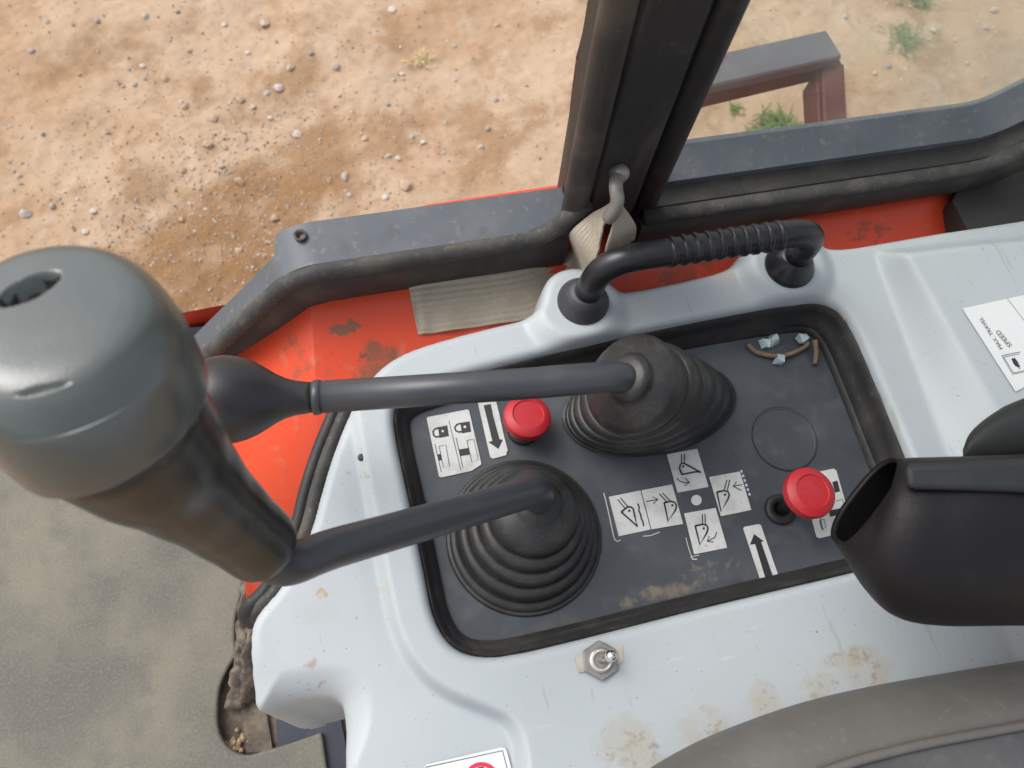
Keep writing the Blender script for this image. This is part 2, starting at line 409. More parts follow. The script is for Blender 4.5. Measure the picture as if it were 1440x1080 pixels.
# fine gravel nobody could count
def gravel():
    N0 = 16000
    px = rng.uniform(-120, 1560, N0 * 3); py = rng.uniform(-120, 520, N0 * 3)
    w = .12 + 1.0 * np.exp(-((px - 320) / 170) ** 2 - ((py - 310) / 140) ** 2) + .35 * np.exp(-((px - 480) / 200) ** 2 - ((py - 190) / 70) ** 2)
    keep = rng.random(N0 * 3) < w; px, py = px[keep][:N0], py[keep][:N0]
    pts = np.array([P(a, b, GZ) for a, b in zip(px, py)])
    x, y = pts[:, 0], pts[:, 1]; z = ground_h(x, y)
    K = len(x); s = .0014 * np.exp(np.abs(rng.normal(0, .65, K))); s = np.minimum(s, .006)
    base = np.array([(1, 0, 0), (0, 1, 0), (-1, 0, 0), (0, -1, 0), (0, 0, .8), (0, 0, -.6)], float)
    tri = np.array([(0, 1, 4), (1, 2, 4), (2, 3, 4), (3, 0, 4), (1, 0, 5), (2, 1, 5), (3, 2, 5), (0, 3, 5)])
    a = rng.uniform(0, 6.28, K); ca, sa = np.cos(a), np.sin(a)
    v = base[None] * rng.uniform(.6, 1.3, (K, 6, 1)) * s[:, None, None]
    X = v[:, :, 0] * ca[:, None] - v[:, :, 1] * sa[:, None] + x[:, None]
    Y = v[:, :, 0] * sa[:, None] + v[:, :, 1] * ca[:, None] + y[:, None]
    Z = v[:, :, 2] + (z + s * .2)[:, None]
    V = np.stack((X, Y, Z), -1).reshape(-1, 3)
    F = (tri[None] + (np.arange(K) * 6)[:, None, None]).reshape(-1, 3)
    mi = np.repeat(rng.choice(7, K, p=[.20, .10, .20, .05, .25, .14, .06]), 8)
    o = mesh_obj('gravel', V, F.tolist(), None, ground, smooth=False, mats=M_stones, mat_idx=mi.tolist())
    tag(o, kind='stuff')
gravel()

# plants on the ground
M_dry = pmat('dry_grass', (0.50, 0.40, 0.20), .8)
M_green = pmat('weed_leaf', (0.105, 0.165, 0.035), .6, [(80, .4, .7, (0.20, 0.24, 0.07), .6)])
def tuft(name, label, cat, px, py, rad, nblade, mat, wide, seed, flat=.5):
    r = random.Random(seed); c = P(px, py, GZ); c[2] = float(ground_h(np.array([c[0]]), np.array([c[1]]))[0])
    t = thing(name, label, cat, c)
    v = []; f = []
    for i in range(nblade):
        a = r.uniform(0, 6.28); L = rad * r.uniform(.5, 1.1); b = c + np.array((r.gauss(0, .4), r.gauss(0, .4), 0)) * rad
        d = np.array((math.cos(a), math.sin(a), 0)); s = np.array((-d[1], d[0], 0)) * wide * r.uniform(.6, 1.2); h = L * flat * r.uniform(.5, 1.3)
        k = len(v)
        for q, wd, up in ((0, .5, 0), (.4, 1, .8), (.75, .8, 1.0), (1, .05, .75)):
            m = b + d * L * q + np.array((0, 0, h * up)); v += [m - s * wd, m + s * wd]
        f += [(k, k + 1, k + 3, k + 2), (k + 2, k + 3, k + 5, k + 4), (k + 4, k + 5, k + 7, k + 6)]
    mesh_obj('leaves', v, f, mat, t)
    return t
tuft('dry_grass_tuft', 'small tuft of dry straw-coloured grass on the bare dirt', 'grass', 590, 82, .045, 26, M_dry, .0018, 1)
tuft('weed_plant', 'green weed growing on the dirt inside the bend of the red guard rail', 'weed', 1092, 180, .06, 150, M_green, .0030, 2, .5)
tuft('weed_plant', 'smallest green weed sprout beside the dark window pillar, seen under the grey rail bar', 'weed', 1035, 150, .025, 30, M_green, .0025, 3, .5)
tuft('weed_plant', 'green weed on the dirt at the top edge of the picture beyond the rail corner', 'weed', 1285, 2, .055, 70, M_green, .0028, 4, .4)
tuft('weed_plant', 'low olive weed on the dirt right of the guard rail corner, behind the dusty glass', 'weed', 1270, 60, .06, 60, M_green, .0025, 5, .3)

# ================================================================== CAB FLOOR
FZ = -0.47
fl = [P(-250, 700, FZ), P(200, 560, FZ), P(420, 640, FZ), P(700, 800, FZ), P(1500, 900, FZ), P(1500, 1500, FZ), P(-250, 1500, FZ)]
floor = mesh_obj('cab_floor', *prism(fl, -.25, 0), M_floor, smooth=False); tag(floor, kind='structure')
MZ = -0.452
mat_edge = [(352, 760), (347, 800), (340, 835), (331, 868), (330, 900), (332, 918), (320, 940), (309, 965), (305, 1000), (308, 1030), (322, 1052), (345, 1062), (372, 1056), (412, 1044), (452, 1030)]
me_w = [P(a, b, MZ) for a, b in mat_edge]
me_w = [np.asarray(q) for q in catmull(me_w, 4)]
mat_poly = me_w + [P(460, 1085, MZ), P(470, 1300, MZ), P(-200, 1400, MZ), P(-210, 720, MZ), P(60, 620, MZ), P(220, 590, MZ), P(330, 640, MZ)]
fm = mesh_obj('floor_mat', *prism(mat_poly, -.012, .0), M_mat, smooth=False)
tag(fm, 'dusty grey rubber floor mat with a scalloped torn edge beside the white console', 'floor mat')
mod = fm.modifiers.new('bevel', 'BEVEL'); mod.width = .003; mod.segments = 2; mod.limit_method = 'ANGLE'
pp = [P(388, 1012, -.462), P(474, 985, -.462), P(500, 1120, -.462), P(392, 1120, -.462)]
o = mesh_obj('pedal_plate', *prism(pp, -.006, .0), M_blue, smooth=False)
tag(o, 'dark blue metal plate under the notch of the white console, beside the floor mat', 'plate')
tr = thing('torn_rubber', 'torn brown rubber strip lying in the gap between floor mat and white console', 'rubber strip', P(338, 930, FZ))
def strip(pts, w, seed, wob=.004):
    r = np.random.default_rng(seed); L = catmull(pts, 6); loops = []
    fr = frames(L)
    for i, q in enumerate(L):
        t, u, s = fr[i]; k = w * r.uniform(.75, 1.15)
        loops.append([q - s * k + u * r.normal() * wob, q - s * k * .3 + u * (.004 + r.normal() * wob), q + s * k * .4 + u * (.006 + r.normal() * wob), q + s * k + u * r.normal() * wob, q + s * k - u * .004, q - s * k - u * .004])
    return loft(loops)
mesh_obj('strip', *strip([P(352, 790, FZ + .04), P(347, 850, FZ + .03), P(343, 900, FZ + .025), P(337, 945, FZ + .02), P(331, 995, FZ + .012)], .011, 4), M_torn, tr)
mesh_obj('strip', *strip([P(362, 800, FZ + .03), P(356, 860, FZ + .03), P(349, 920, FZ + .03), P(346, 985, FZ + .012)], .009, 9), M_torn, tr)
mesh_obj('flap', *prism([P(338, 990, FZ + .008), P(372, 985, FZ + .008), P(384, 1058, FZ + .006), P(346, 1058, FZ + .006)], -.004, 0), M_floor, tr, smooth=False)
def clump(c, r, seed, mat, name, label, cat, squash=.5):
    bm = bmesh.new(); bmesh.ops.create_icosphere(bm, subdivisions=3, radius=1.0); g = np.random.default_rng(seed)
    dirs = g.normal(size=(14, 3)); dirs /= np.linalg.norm(dirs, axis=1)[:, None]; am = g.uniform(-.25, .3, 14)
    vs = []
    for v in bm.verts:
        p = np.array(v.co); k = 1 + sum(a * math.exp(-6 * (1 - p.dot(d))) for a, d in zip(am, dirs)) + g.normal() * .03
        vs.append(np.asarray(c) + p * k * np.array((r, r * .8, r * squash)))
    fs = [[v.index for v in f.verts] for f in bm.faces]; bm.free()
    return tag(mesh_obj(name, vs, fs, mat), label, cat)
cr = np.random.default_rng(5); cparts = []
for k in range(26):
    bm = bmesh.new(); bmesh.ops.create_icosphere(bm, subdivisions=1, radius=1.0)
    r_ = cr.uniform(.0015, .0055); c_ = P(334, 1046, FZ) + np.array((cr.normal(0, .007), cr.normal(0, .006), r_ * .4 + (.004 if k < 8 else 0)))
    cparts.append(([c_ + np.array(v.co) * r_ * cr.uniform(.7, 1.2, 3) for v in bm.verts], [[v.index for v in f.verts] for f in bm.faces])); bm.free()
tag(mesh_obj('dirt_clump', *merge(cparts), M_dirt, smooth=False), 'crumbled clump of tan dirt in the round cut-out of the floor mat', 'dirt')

# ================================================================== CAB SIDE
cab = thing('cab_side', 'dark framed cab side with orange inner panel, middle pillar and dusty window', 'cab', (0, .36, -.45))
ZS = .055                            # height of the sill
qs = P(600, 348, ZS); YF = float(qs[1])       # inner edge of the sill
# --- front sill: path along the inner edge, slopes down to the front
def onF(px, py): return PY(px, py, YF)
a0 = P(408, 362, ZS); a1 = P(790, 305, ZS)
zc = ZS
fp = [np.array((P(408, 362, ZS)[0] - .10, YF, ZS - .20)) , np.array((P(408, 362, ZS)[0] - .0, YF, ZS)), np.array((P(800, 305, ZS)[0], YF, ZS))]
fp[0] = PY(290, 490, YF)
dirv = fp[0] - fp[1]; fp.insert(0, fp[0] + dirv * 1.3)
fpath = round_corner(fp, .022, 8)
# profile: (outwards Y, inplane normal).  path runs forward->rear, cross(t,Y) = up? computed below
def sweepY(path, prof, taper=1.0):              # prof: (dy, dn) with dn along in-plane up normal
    loops = []; p = [np.asarray(q, float) for q in path]
    for i in range(len(p)):
        t = p[min(i + 1, len(p) - 1)] - p[max(i - 1, 0)]; t /= np.linalg.norm(t)
        nrm = np.array((-t[2], 0, t[0]))
        kk = taper if p[i][2] < ZS - .012 else 1.0
        loops.append([p[i] + np.array((0, a * kk, 0)) + nrm * b for a, b in prof])
    return loft(loops)
sill_prof = [(0, 0), (.036, .004), (.040, -.002), (.040, -.055), (.006, -.055), (.006, -.045), (.004, -.020), (-.001, -.012)]
o = mesh_obj('front_sill', *sweepY(fpath, sill_prof, .5), M_frame, cab, sharp=30)
o['label'] = 'blue-grey metal sill of the open front window'
# rubber bulb seal on the inner edge
def bulb(c, r, n=14, sq=1.0): return [(c[0] + r * math.cos(a) * sq, c[1] + r * math.sin(a)) for a in np.linspace(0, 2 * math.pi, n, endpoint=False)]
up_pill = np.array((.02, -.012, .22))
sp = [q + np.array((0, -.004, -.006)) for q in fp[:-1]] + [np.array((P(765, 325, ZS)[0], YF - .004, ZS - .006)), P(800, 285, ZS + .0) * 0 + np.array((P(800, 300, ZS)[0] + .002, YF - .006, ZS + .04))]
spath = round_corner(sp, .028, 8)
o = mesh_obj('window_seal', *tube(spath, .0075, 14), M_seal, cab); o['label'] = 'dusty black rubber bulb seal along the front sill'
# inner dark wall under the seal, full length of the cab side
dark_prof = [(.004, -.004), (.004, -.052), (-.003, -.054), (-.004, -.046), (-.006, -.030), (-.004, -.012)]
o = mesh_obj('inner_flange', *sweepY([q + np.array((0, 0, -.008)) for q in fpath], dark_prof), M_dark, cab, sharp=40)
# hole in the sill
c = P(422, 331, ZS + .004)
hole = mesh_obj('sill_hole', *disc(c, (0, -.1, 1), [(-.004, .0045), (.0012, .0052), (.0012, .0035), (-.003, .003)], 18, True, True), M_torn, cab)
# orange body ledge outside the sill
e0, e1 = P(470, 307, .02), P(800, 253, .02)
lv = []
for k in range(12):
    t = k / 11; x = e0[0] - .02 + (e1[0] + .9 - e0[0]) * t
    y = YF + .060 + .002 * sstep(0, .25, t)
    if k == 0: y = YF + .042
    lv.append([np.array((x, YF + .041, .03)), np.array((x, y - .004, .03)), np.array((x, y, .024)), np.array((x, y + .004, -.05)), np.array((x, y + .004, -.40)), np.array((x, YF + .041, -.40))])
o = mesh_obj('outer_panel', *loft(lv), M_orange_clean, cab, sharp=35); o['label'] = 'bright orange outer body panel below the sill'
# front lower corner outside (orange edge seen left of the ball knob)
q0 = PY(302, 470, YF + .05)
o = mesh_obj('corner_panel', *loft([[PY(335, 425, YF + .045), PY(345, 452, YF + .045), PY(360, 452, YF + .055), PY(345, 425, YF + .055)],
                                   [PY(255, 440, YF + .045), PY(255, 475, YF + .045), PY(258, 475, YF + .06), PY(258, 440, YF + .06)]]), M_orange_clean, cab, sharp=30)
o = mesh_obj('corner_bracket', *loft([[PY(318, 455, YF + .04), PY(300, 480, YF + .03), PY(300, 482, YF + .036), PY(319, 458, YF + .046)],
                                      [PY(258, 462, YF + .04), PY(258, 500, YF + .03), PY(258, 502, YF + .036), PY(258, 464, YF + .046)]]), M_frame, cab, sharp=30)

# --- rear window frame
ZR = ZS + .012
r_in = [np.array((P(925, 258, ZR)[0], 0, 0))]
YR = float(P(1100, 233, ZR)[1])
rp = [np.array((P(905, 262, ZR)[0], YR, ZR)), np.array((P(1392, 190, ZR)[0], YR, ZR))]
rp.append(rp[-1] + np.array((.07, 0, .06))); rp.append(rp[-1] + np.array((.05, 0, .10))); rp.append(rp[-1] + np.array((.05, 0, .7)))
rpath = round_corner(rp, .02, 6)
o = mesh_obj('rear_sill', *sweepY(rpath, [(0, 0), (.028, .010), (.034, .008), (.034, -.06), (.004, -.06), (.004, -.03), (.002, -.010)]), M_frame, cab, sharp=30)
o['label'] = 'blue-grey frame below the rear side window'
o = mesh_obj('rear_groove', *sweepY([q + np.array((0, 0, 0)) for q in rpath], [(.003, -.008), (-.008, -.012), (-.014, -.013), (-.016, -.020), (-.016, -.07), (.003, -.07)]), M_dark, cab, sharp=40)
o = mesh_obj('rear_seal', *tube([q + np.array((0, -.018, -.020)) for q in rpath], .008, 14, True, .006), M_seal, cab)
o = mesh_obj('rear_flange', *sweepY([q + np.array((0, -.018, -.026)) for q in rpath], [(.0, 0), (-.005, -.006), (-.006, -.024), (-.001, -.034), (.006, -.034)]), M_dark, cab, sharp=40)
# glass of the rear window
M_glass = bpy.data.materials.new('dusty_glass'); M_glass.use_nodes = True
t_ = M_glass.node_tree; t_.nodes.clear(); N = t_.nodes; L = t_.links
out = N.new('ShaderNodeOutputMaterial'); tr_ = N.new('ShaderNodeBsdfTransparent'); tr_.inputs[0].default_value = (.93, .95, .93, 1)
gl = N.new('ShaderNodeBsdfGlossy'); gl.inputs['Roughness'].default_value = .03
df = N.new('ShaderNodeBsdfTranslucent'); df.inputs[0].default_value = (.52, .55, .50, 1)
lw = N.new('ShaderNodeLayerWeight'); lw.inputs['Blend'].default_value = .5
pw = N.new('ShaderNodeMath'); pw.operation = 'POWER'; L.new(lw.outputs['Facing'], pw.inputs[0]); pw.inputs[1].default_value = 5
fr = N.new('ShaderNodeMath'); fr.operation = 'MULTIPLY_ADD'; L.new(pw.outputs[0], fr.inputs[0]); fr.inputs[1].default_value = .9; fr.inputs[2].default_value = .035
tc = N.new('ShaderNodeTexCoord'); nz = N.new('ShaderNodeTexNoise'); nz.inputs['Scale'].default_value = 6; nz.inputs['Detail'].default_value = 8
L.new(tc.outputs['Object'], nz.inputs['Vector'])
mr = N.new('ShaderNodeMapRange'); mr.inputs['From Min'].default_value = .45; mr.inputs['From Max'].default_value = 1.0; mr.inputs['To Min'].default_value = .015; mr.inputs['To Max'].default_value = .24
sx = N.new('ShaderNodeSeparateXYZ'); L.new(tc.outputs['Object'], sx.inputs[0])
gr = N.new('ShaderNodeMapRange'); gr.inputs['From Min'].default_value = float(PY(1190, 90, YR + .03)[0]); gr.inputs['From Max'].default_value = float(PY(1420, 90, YR + .03)[0]); gr.interpolation_type = 'SMOOTHSTEP'
L.new(sx.outputs[0], gr.inputs['Value'])
ad = N.new('ShaderNodeMath'); ad.operation = 'MULTIPLY_ADD'; L.new(gr.outputs[0], ad.inputs[0]); ad.inputs[1].default_value = .35; L.new(nz.outputs['Fac'], ad.inputs[2])
L.new(ad.outputs[0], mr.inputs['Value'])
m1 = N.new('ShaderNodeMixShader'); L.new(mr.outputs[0], m1.inputs[0]); L.new(tr_.outputs[0], m1.inputs[1]); L.new(df.outputs[0], m1.inputs[2])
m2 = N.new('ShaderNodeMixShader'); L.new(fr.outputs[0], m2.inputs[0]); L.new(m1.outputs[0], m2.inputs[1]); L.new(gl.outputs[0], m2.inputs[2])
L.new(m2.outputs[0], out.inputs[0])
g0 = rp[0][0] + .02
gpts = [(g0, ZR + .004), (rp[1][0], ZR + .004), (rp[2][0], rp[2][2] + .004), (rp[3][0], rp[3][2]), (rp[4][0], rp[4][2]), (g0 + .08, rp[4][2])]
yg = YR + .030
v = [np.array((a, yg, b)) for a, b in gpts] + [np.array((a, yg + .004, b)) for a, b in gpts]; n_ = len(gpts)
fcs = [tuple(range(n_)), tuple(range(2 * n_ - 1, n_ - 1, -1))] + [(i + n_, (i + 1) % n_ + n_, (i + 1) % n_, i) for i in range(n_)]
o = mesh_obj('window_pane', v, fcs, M_glass, cab, smooth=False); o['label'] = 'dusty rear side window glass'
# rear inner corner: dark lining behind the orange panel
q = [P(1340, 283, .012), P(1362, 232, .012), P(1480, 190, .012), P(1600, 190, .012), P(1600, 345, .012), P(1372, 345, .012)]
o = mesh_obj('corner_lining', *prism(q, -.03, 0), M_dark, cab, smooth=False)

# --- pillar between the windows
pb_l, pb_r = P(787, 322, ZS - .01), P(920, 290, ZS - .01)
tl, tr2 = PD(848, 0, .405), PD(1052, 0, .415)
def pil(u, k, dy=0.0):               # u: 0 left..1 right; k: 0 base..1 picture top
    b = pb_l * (1 - u) + pb_r * u; t = tl * (1 - u) + tr2 * u
    q = b + (t - b) * k; q = q.copy(); q[1] += dy; return q
def pil_piece(name, prof, mat, k0=-.06, k1=3.4, lab=None, sharp=35):
    loops = [[pil(u, k, dy) for u, dy in prof] for k in np.linspace(k0, k1, 30)]
    o = mesh_obj(name, *loft(loops), mat, cab, sharp=sharp)
    if lab: o['label'] = lab
    return o
M_pillar = pmat('pillar_dark_paint', (0.020, 0.020, 0.020), 0.55, [(7, .5, .68, (0.075, 0.068, 0.06), .55, 8, (5, 5, .5)), (60, .55, .75, (0.06, 0.055, 0.05), .5), (300, .62, .78, (0.15, 0.12, 0.09), .35)], [(300, .15, .0006)])
pillar = pil_piece('pillar', [(.20, .0), (.26, -.006), (.70, -.006), (.76, .0), (.80, .004), (.80, .045), (.12, .045), (.12, .004)], M_pillar, lab='dark upright post between the two side windows')
mesh_list = []
lp = [pil(.10, k, -.002) for k in np.linspace(-.02, 3.4, 30)]
o = mesh_obj('pillar_seal', *tube(lp, .0105, 16, True, .009), M_dark, cab); o['label'] = 'dusty rubber seal on the front edge of the pillar'
lp = [pil(.90, k, .004) for k in np.linspace(-.04, 3.4, 30)]
o = mesh_obj('pillar_seal', *tube(lp, .0105, 16, True, .008), M_black, cab); o['label'] = 'black seal on the rear edge of the pillar'
# outer rail of the open sliding window, red below
lp = [PD(802, 172, .70), PD(812, 130, .68), PD(828, 62, .65), PD(846, 0, .62), PD(900, -200, .55)]
dl = np.array((.006, .012, 0))
o = mesh_obj('sliding_window_edge', *tube(catmull([PD(823, 85, .662), PD(830, 60, .65), PD(848, -10, .62), PD(880, -120, .57)], 4), .0085, 12, True, .006), M_pillar, cab)
o = mesh_obj('window_edge_end', *tube(catmull([PD(813, 170, .70), PD(816, 140, .69), PD(824, 80, .664)], 4), .0085, 12, True, .006), M_red_dark, cab); o['label'] = 'dark red lower end of the sliding window edge'
# hook on the pillar base
hp = catmull([PD(868, 246, .565), PD(866, 262, .560), PD(868, 282, .563), PD(862, 300, .572), PD(856, 306, .58)], 5)
hk = mesh_obj('strap_hook', *tube(hp, .0052, 12), M_hook, cab); hk['label'] = 'small zinc hook at the foot of the pillar'
mesh_obj('hook_bolt', *disc(PD(871, 243, .566), (0, -.8, .5), [(-.004, .007), (.003, .007), (.006, .005), (.007, .001)], 16), M_hook, hk)

# --- orange inner panel
PA0 = np.array((0, YF, -.005)); sA = R(24); nA = np.array((0, -math.sin(sA), math.cos(sA)))
def OA(px, py, d=0.0): return PL(px, py, PA0 + nA * d, nA)
F0, F1 = OA(436, 428), OA(442, 640)
pl_rows = []
xs_ = [442, 520, 600, 700, 800, 900, 1000, 1100, 1200, 1300, 1352]
top_ = lambda x: 424 - (x - 436) * .170 - (8 if x > 900 else 0)
va = []; fa = []
for i, x in enumerate(xs_):
    va += [OA(x - 10, top_(x) - 26), OA(x, top_(x) + 30), OA(x + 6, 560 - (x - 440) * .14), OA(x + 10, 640 - (x - 440) * .14)]
for i in range(len(xs_) - 1):
    for k in range(3):
        a = i * 4 + k; fa.append((a + 1, a, a + 4, a + 5))
fold_top, fold_bot = va[0], va[3]
B3 = P(300, 720, -.17)
nB = np.cross(fold_bot - fold_top, B3 - fold_top); nB /= np.linalg.norm(nB)
if nB[2] < 0: nB = -nB
def OB(px, py): return PL(px, py, fold_top, nB)
k0 = len(va)
va += [OB(395, 420), OB(330, 470), OB(290, 520), OB(300, 640), OB(346, 765), OB(351, 840), OB(392, 850), OB(445, 780)]
fa += [(0, 1, 2, 3, k0 + 7, k0 + 6, k0 + 5, k0 + 4, k0 + 3, k0 + 2, k0 + 1, k0)]
o = mesh_obj('inner_panel', va, fa, M_orange, cab, sharp=12); o['label'] = 'scuffed orange panel below the window sill'
so = o.modifiers.new('solid', 'SOLIDIFY'); so.thickness = .004; so.offset = -1
rel = lambda q: np.asarray(q) - np.array((0, .36, -.45))
c1 = rel(OA(480, 455)); add_mix(M_orange, blob(c1[0], c1[1], .035, .03, 55, .44, .50, .85, 0, 8, 2), (0.17, 0.105, 0.06))
c1 = rel(OA(520, 500)); add_mix(M_orange, blob(c1[0], c1[1], .04, .02, 70, .50, .56, .8, .5, 8, 4), (0.12, 0.075, 0.045))
c1 = rel(OA(960, 385)); add_mix(M_orange, blob(c1[0], c1[1], .07, .03, 70, .40, .58, .6, 0, 8, 6), (0.22, 0.075, 0.045))
c1 = rel(OA(1220, 330)); add_mix(M_orange, blob(c1[0], c1[1], .06, .03, 90, .46, .56, .6, 0, 8, 9), (0.16, 0.06, 0.04))
# paint chip, white
mesh_obj('paint_chip', *prism([OB(a, b) + nB * .001 for a, b in ((359, 642), (365, 636), (367, 643), (362, 653), (358, 654))], 0, .0004), M_decal_clean, cab, smooth=False)

# --- webbing strap
strap_pairs = [((573, 395), (588, 471)), ((592, 392), (612, 468)), ((660, 384), (684, 458)), ((730, 374), (752, 446)), ((800, 352), (812, 420))]
sv = []; sf = []
ribs = []
for (a, b) in strap_pairs:
    ribs.append((OA(*a, .007), OA(*b, .007)))
ribs[0] = (OA(573, 395, .005), OA(588, 471, .005))
seq = [r for r in ribs]
twist = [(PD(802, 328, .63), PD(835, 375, .62)), (PD(830, 302, .605), PD(843, 345, .60)), (PD(852, 290, .590), PD(848, 318, .588)), (PD(862, 284, .575), PD(860, 300, .575))]
A_ = catmull([r[0] for r in seq] + [t[0] for t in twist], 8); B_ = catmull([r[1] for r in seq] + [t[1] for t in twist], 8)
NW = 36
for i, (a, b) in enumerate(zip(A_, B_)):
    for k in range(NW + 1):
        t = k / NW; q = a * (1 - t) + b * t
        q = q + np.array((0, -.2, 1)) * (.0007 * math.sin(k * math.pi) + .0006 * math.cos(2 * math.pi * k / 4) + .0012 * math.sin(i * .9 + k * .12) * t)
        sv.append(q)
for i in range(len(A_) - 1):
    for k in range(NW):
        a = i * (NW + 1) + k; sf.append((a, a + 1, a + NW + 2, a + NW + 1))
strap = thing('webbing_strap', 'beige woven webbing strap along the orange panel, twisted up to the pillar hook', 'strap', OA(680, 420))
o = mesh_obj('webbing', sv, sf, M_strap, strap); so = o.modifiers.new('s', 'SOLIDIFY'); so.thickness = .0018; so.offset = 0
fl2 = [(PD(872, 286, .570), PD(866, 292, .575)), (PD(884, 300, .580), PD(861, 318, .585)), (PD(894, 318, .592), PD(853, 345, .598)), (PD(892, 336, .606), PD(850, 362, .610))]
A2 = catmull([r[0] for r in fl2], 5); B2 = catmull([r[1] for r in fl2], 5); v = []; f = []
for i, (a, b) in enumerate(zip(A2, B2)):
    for k in range(9): v.append(a * (1 - k / 8) + b * k / 8)
for i in range(len(A2) - 1):
    for k in range(8):
        a = i * 9 + k; f.append((a, a + 1, a + 10, a + 9))
o = mesh_obj('strap_end', v, f, M_strap, strap); so = o.modifiers.new('s', 'SOLIDIFY'); so.thickness = .0018; so.offset = 0

# --- guard rail outside
RZ = -.36
def box_px(corners, h, z):  return prism([P(a, b, z) for a, b in corners], -h, 0)
rail = thing('guard_rail', 'bent guard rail of faded red steel with worn grey top, beyond the rear side window', 'rail', P(1150, 120, RZ - .1))
a = P(985, 102, RZ); b = P(1172, 60, RZ); d = (b - a) / np.linalg.norm(b - a); s_ = np.array((-d[1], d[0], 0))
aw = a - d * .10
def bar(p, q, w, h, n=6):
    p, q = np.asarray(p, float), np.asarray(q, float); d = (q - p) / np.linalg.norm(q - p); s = np.array((-d[1], d[0], 0)); r = .003
    prof = [(-w, -h), (w, -h), (w, -r), (w - r, 0), (-w + r, 0), (-w, -r)]
    return loft([[p + s * a + np.array((0, 0, b)) for a, b in prof], [q + s * a + np.array((0, 0, b)) for a, b in prof]])
mesh_obj('top_bar', *bar(aw, b, .030, .020), M_grey_rail, rail, sharp=30)
mesh_obj('side_bar', *bar(aw + np.array((0, 0, -.0225)), b + d * .012 + np.array((0, 0, -.0205)), .0290, .030), M_red_dark, rail, sharp=30)
lg0 = P(1172, 88, RZ - .02); lg1 = P(1178, 215, RZ - .02)
mesh_obj('return_leg', *bar(lg0, lg1, .020, .05), M_red_dark, rail, sharp=30)
mesh_obj('return_leg', *bar(P(1150, 100, RZ - .03), P(1157, 215, RZ - .03), .004, .05), M_red_dark, rail, sharp=60)

# ================================================================== CONSOLE
con = thing('control_console', 'pale grey moulded control console with recessed black lever panel and red knobs', 'console', P(900, 900, -.1))
def plan(px, py, z=.03): return P(px, py, z)[:2]
def poly_plan(pts, z=.03): return np.array([plan(a, b, (.014 if b < 780 else .002) if a < 500 and z is None else (.03 if z is None else z)) for a, b in pts])
def sdist(x, y, poly):
    """signed distance to closed polygon, positive inside"""
    d = np.full(x.shape, 1e9); ins = np.zeros(x.shape, bool); n = len(poly)
    for i in range(n):
        ax, ay = poly[i]; bx, by = poly[(i + 1) % n]; ex, ey = bx - ax, by - ay
        L2 = ex * ex + ey * ey + 1e-16
        t = np.clip(((x - ax) * ex + (y - ay) * ey) / L2, 0, 1)
        d = np.minimum(d, (x - ax - t * ex) ** 2 + (y - ay - t * ey) ** 2)
        c = ((ay > y) != (by > y)) & (x < ex * (y - ay) / (ey + 1e-16) + ax); ins ^= c
    d = np.sqrt(d); return np.where(ins, d, -d)
outer_px = [(489, 585), (503, 548), (530, 512), (570, 487), (640, 467), (720, 449), (757, 441), (762, 408), (774, 388), (800, 377), (835, 382), (862, 405), (874, 411),
            (940, 400), (1030, 381), (1046, 352), (1075, 337), (1110, 333), (1145, 343), (1162, 359), (1250, 346), (1440, 317), (1640, 285), (1660, 700), (1660, 1000), (1300, 1200), (900, 1240), (490, 1240),
            (484, 1080), (480, 1000), (470, 985), (440, 984), (400, 990), (372, 1003), (354, 1003), (349, 990), (349, 930), (350, 882), (366, 856), (396, 826), (434, 752), (451, 690), (467, 640)]
outer = chaikin(poly_plan(outer_px, None), 2)
hole_px = [(552, 600), (553, 560), (600, 535), (880, 470), (1120, 428), (1165, 432), (1192, 462), (1225, 540), (1270, 650), (1310, 750), (1296, 782), (1230, 798), (1000, 852), (740, 918), (680, 926), (635, 912), (608, 868), (597, 810), (575, 700)]
ZH = .028
hole = chaikin(np.array([plan(a, b, ZH) for a, b in hole_px]), 3)
ridge_px = [(488, 500), (497, 545), (512, 640), (531, 740), (546, 820), (560, 885), (588, 938), (632, 973), (686, 993), (720, 1008), (738, 1038), (744, 1090), (750, 1300), (1800, 1300), (1800, 100), (480, 100)]
ridge = chaikin(poly_plan(ridge_px), 2)
x0, x1 = plan(330, 1000)[0] - .02, plan(1640, 500)[0]
y0, y1 = -.12, plan(800, 330)[1] + .03
ST = .0017
xs = np.arange(x0, x1, ST); ys = np.arange(y0, y1, ST)
CX, CY = np.meshgrid(xs, ys, indexing='ij')
dO = sdist(CX, CY, outer); dH = sdist(CX, CY, hole); dR = sdist(CX, CY, ridge)
XL, XR_ = plan(560, 600)[0], plan(1230, 560)[0]
def plateau(x): return .024 + .016 * np.clip((x - XL) / (XR_ - XL), -.3, 1.3)
zp = plateau(CX)
yA, yB = plan(505, 560)[1], plan(650, 985)[1]
stepd = .0045 + .014 * sstep(0, 1, (yA - CY) / (yA - yB)) ** 1.5
side = np.clip(-dR, 0, .2)
lower = zp - stepd - .06 * np.clip(side - .02, 0, 1)
z = lower + (zp - lower) * sstep(-.0065, .001, dR)
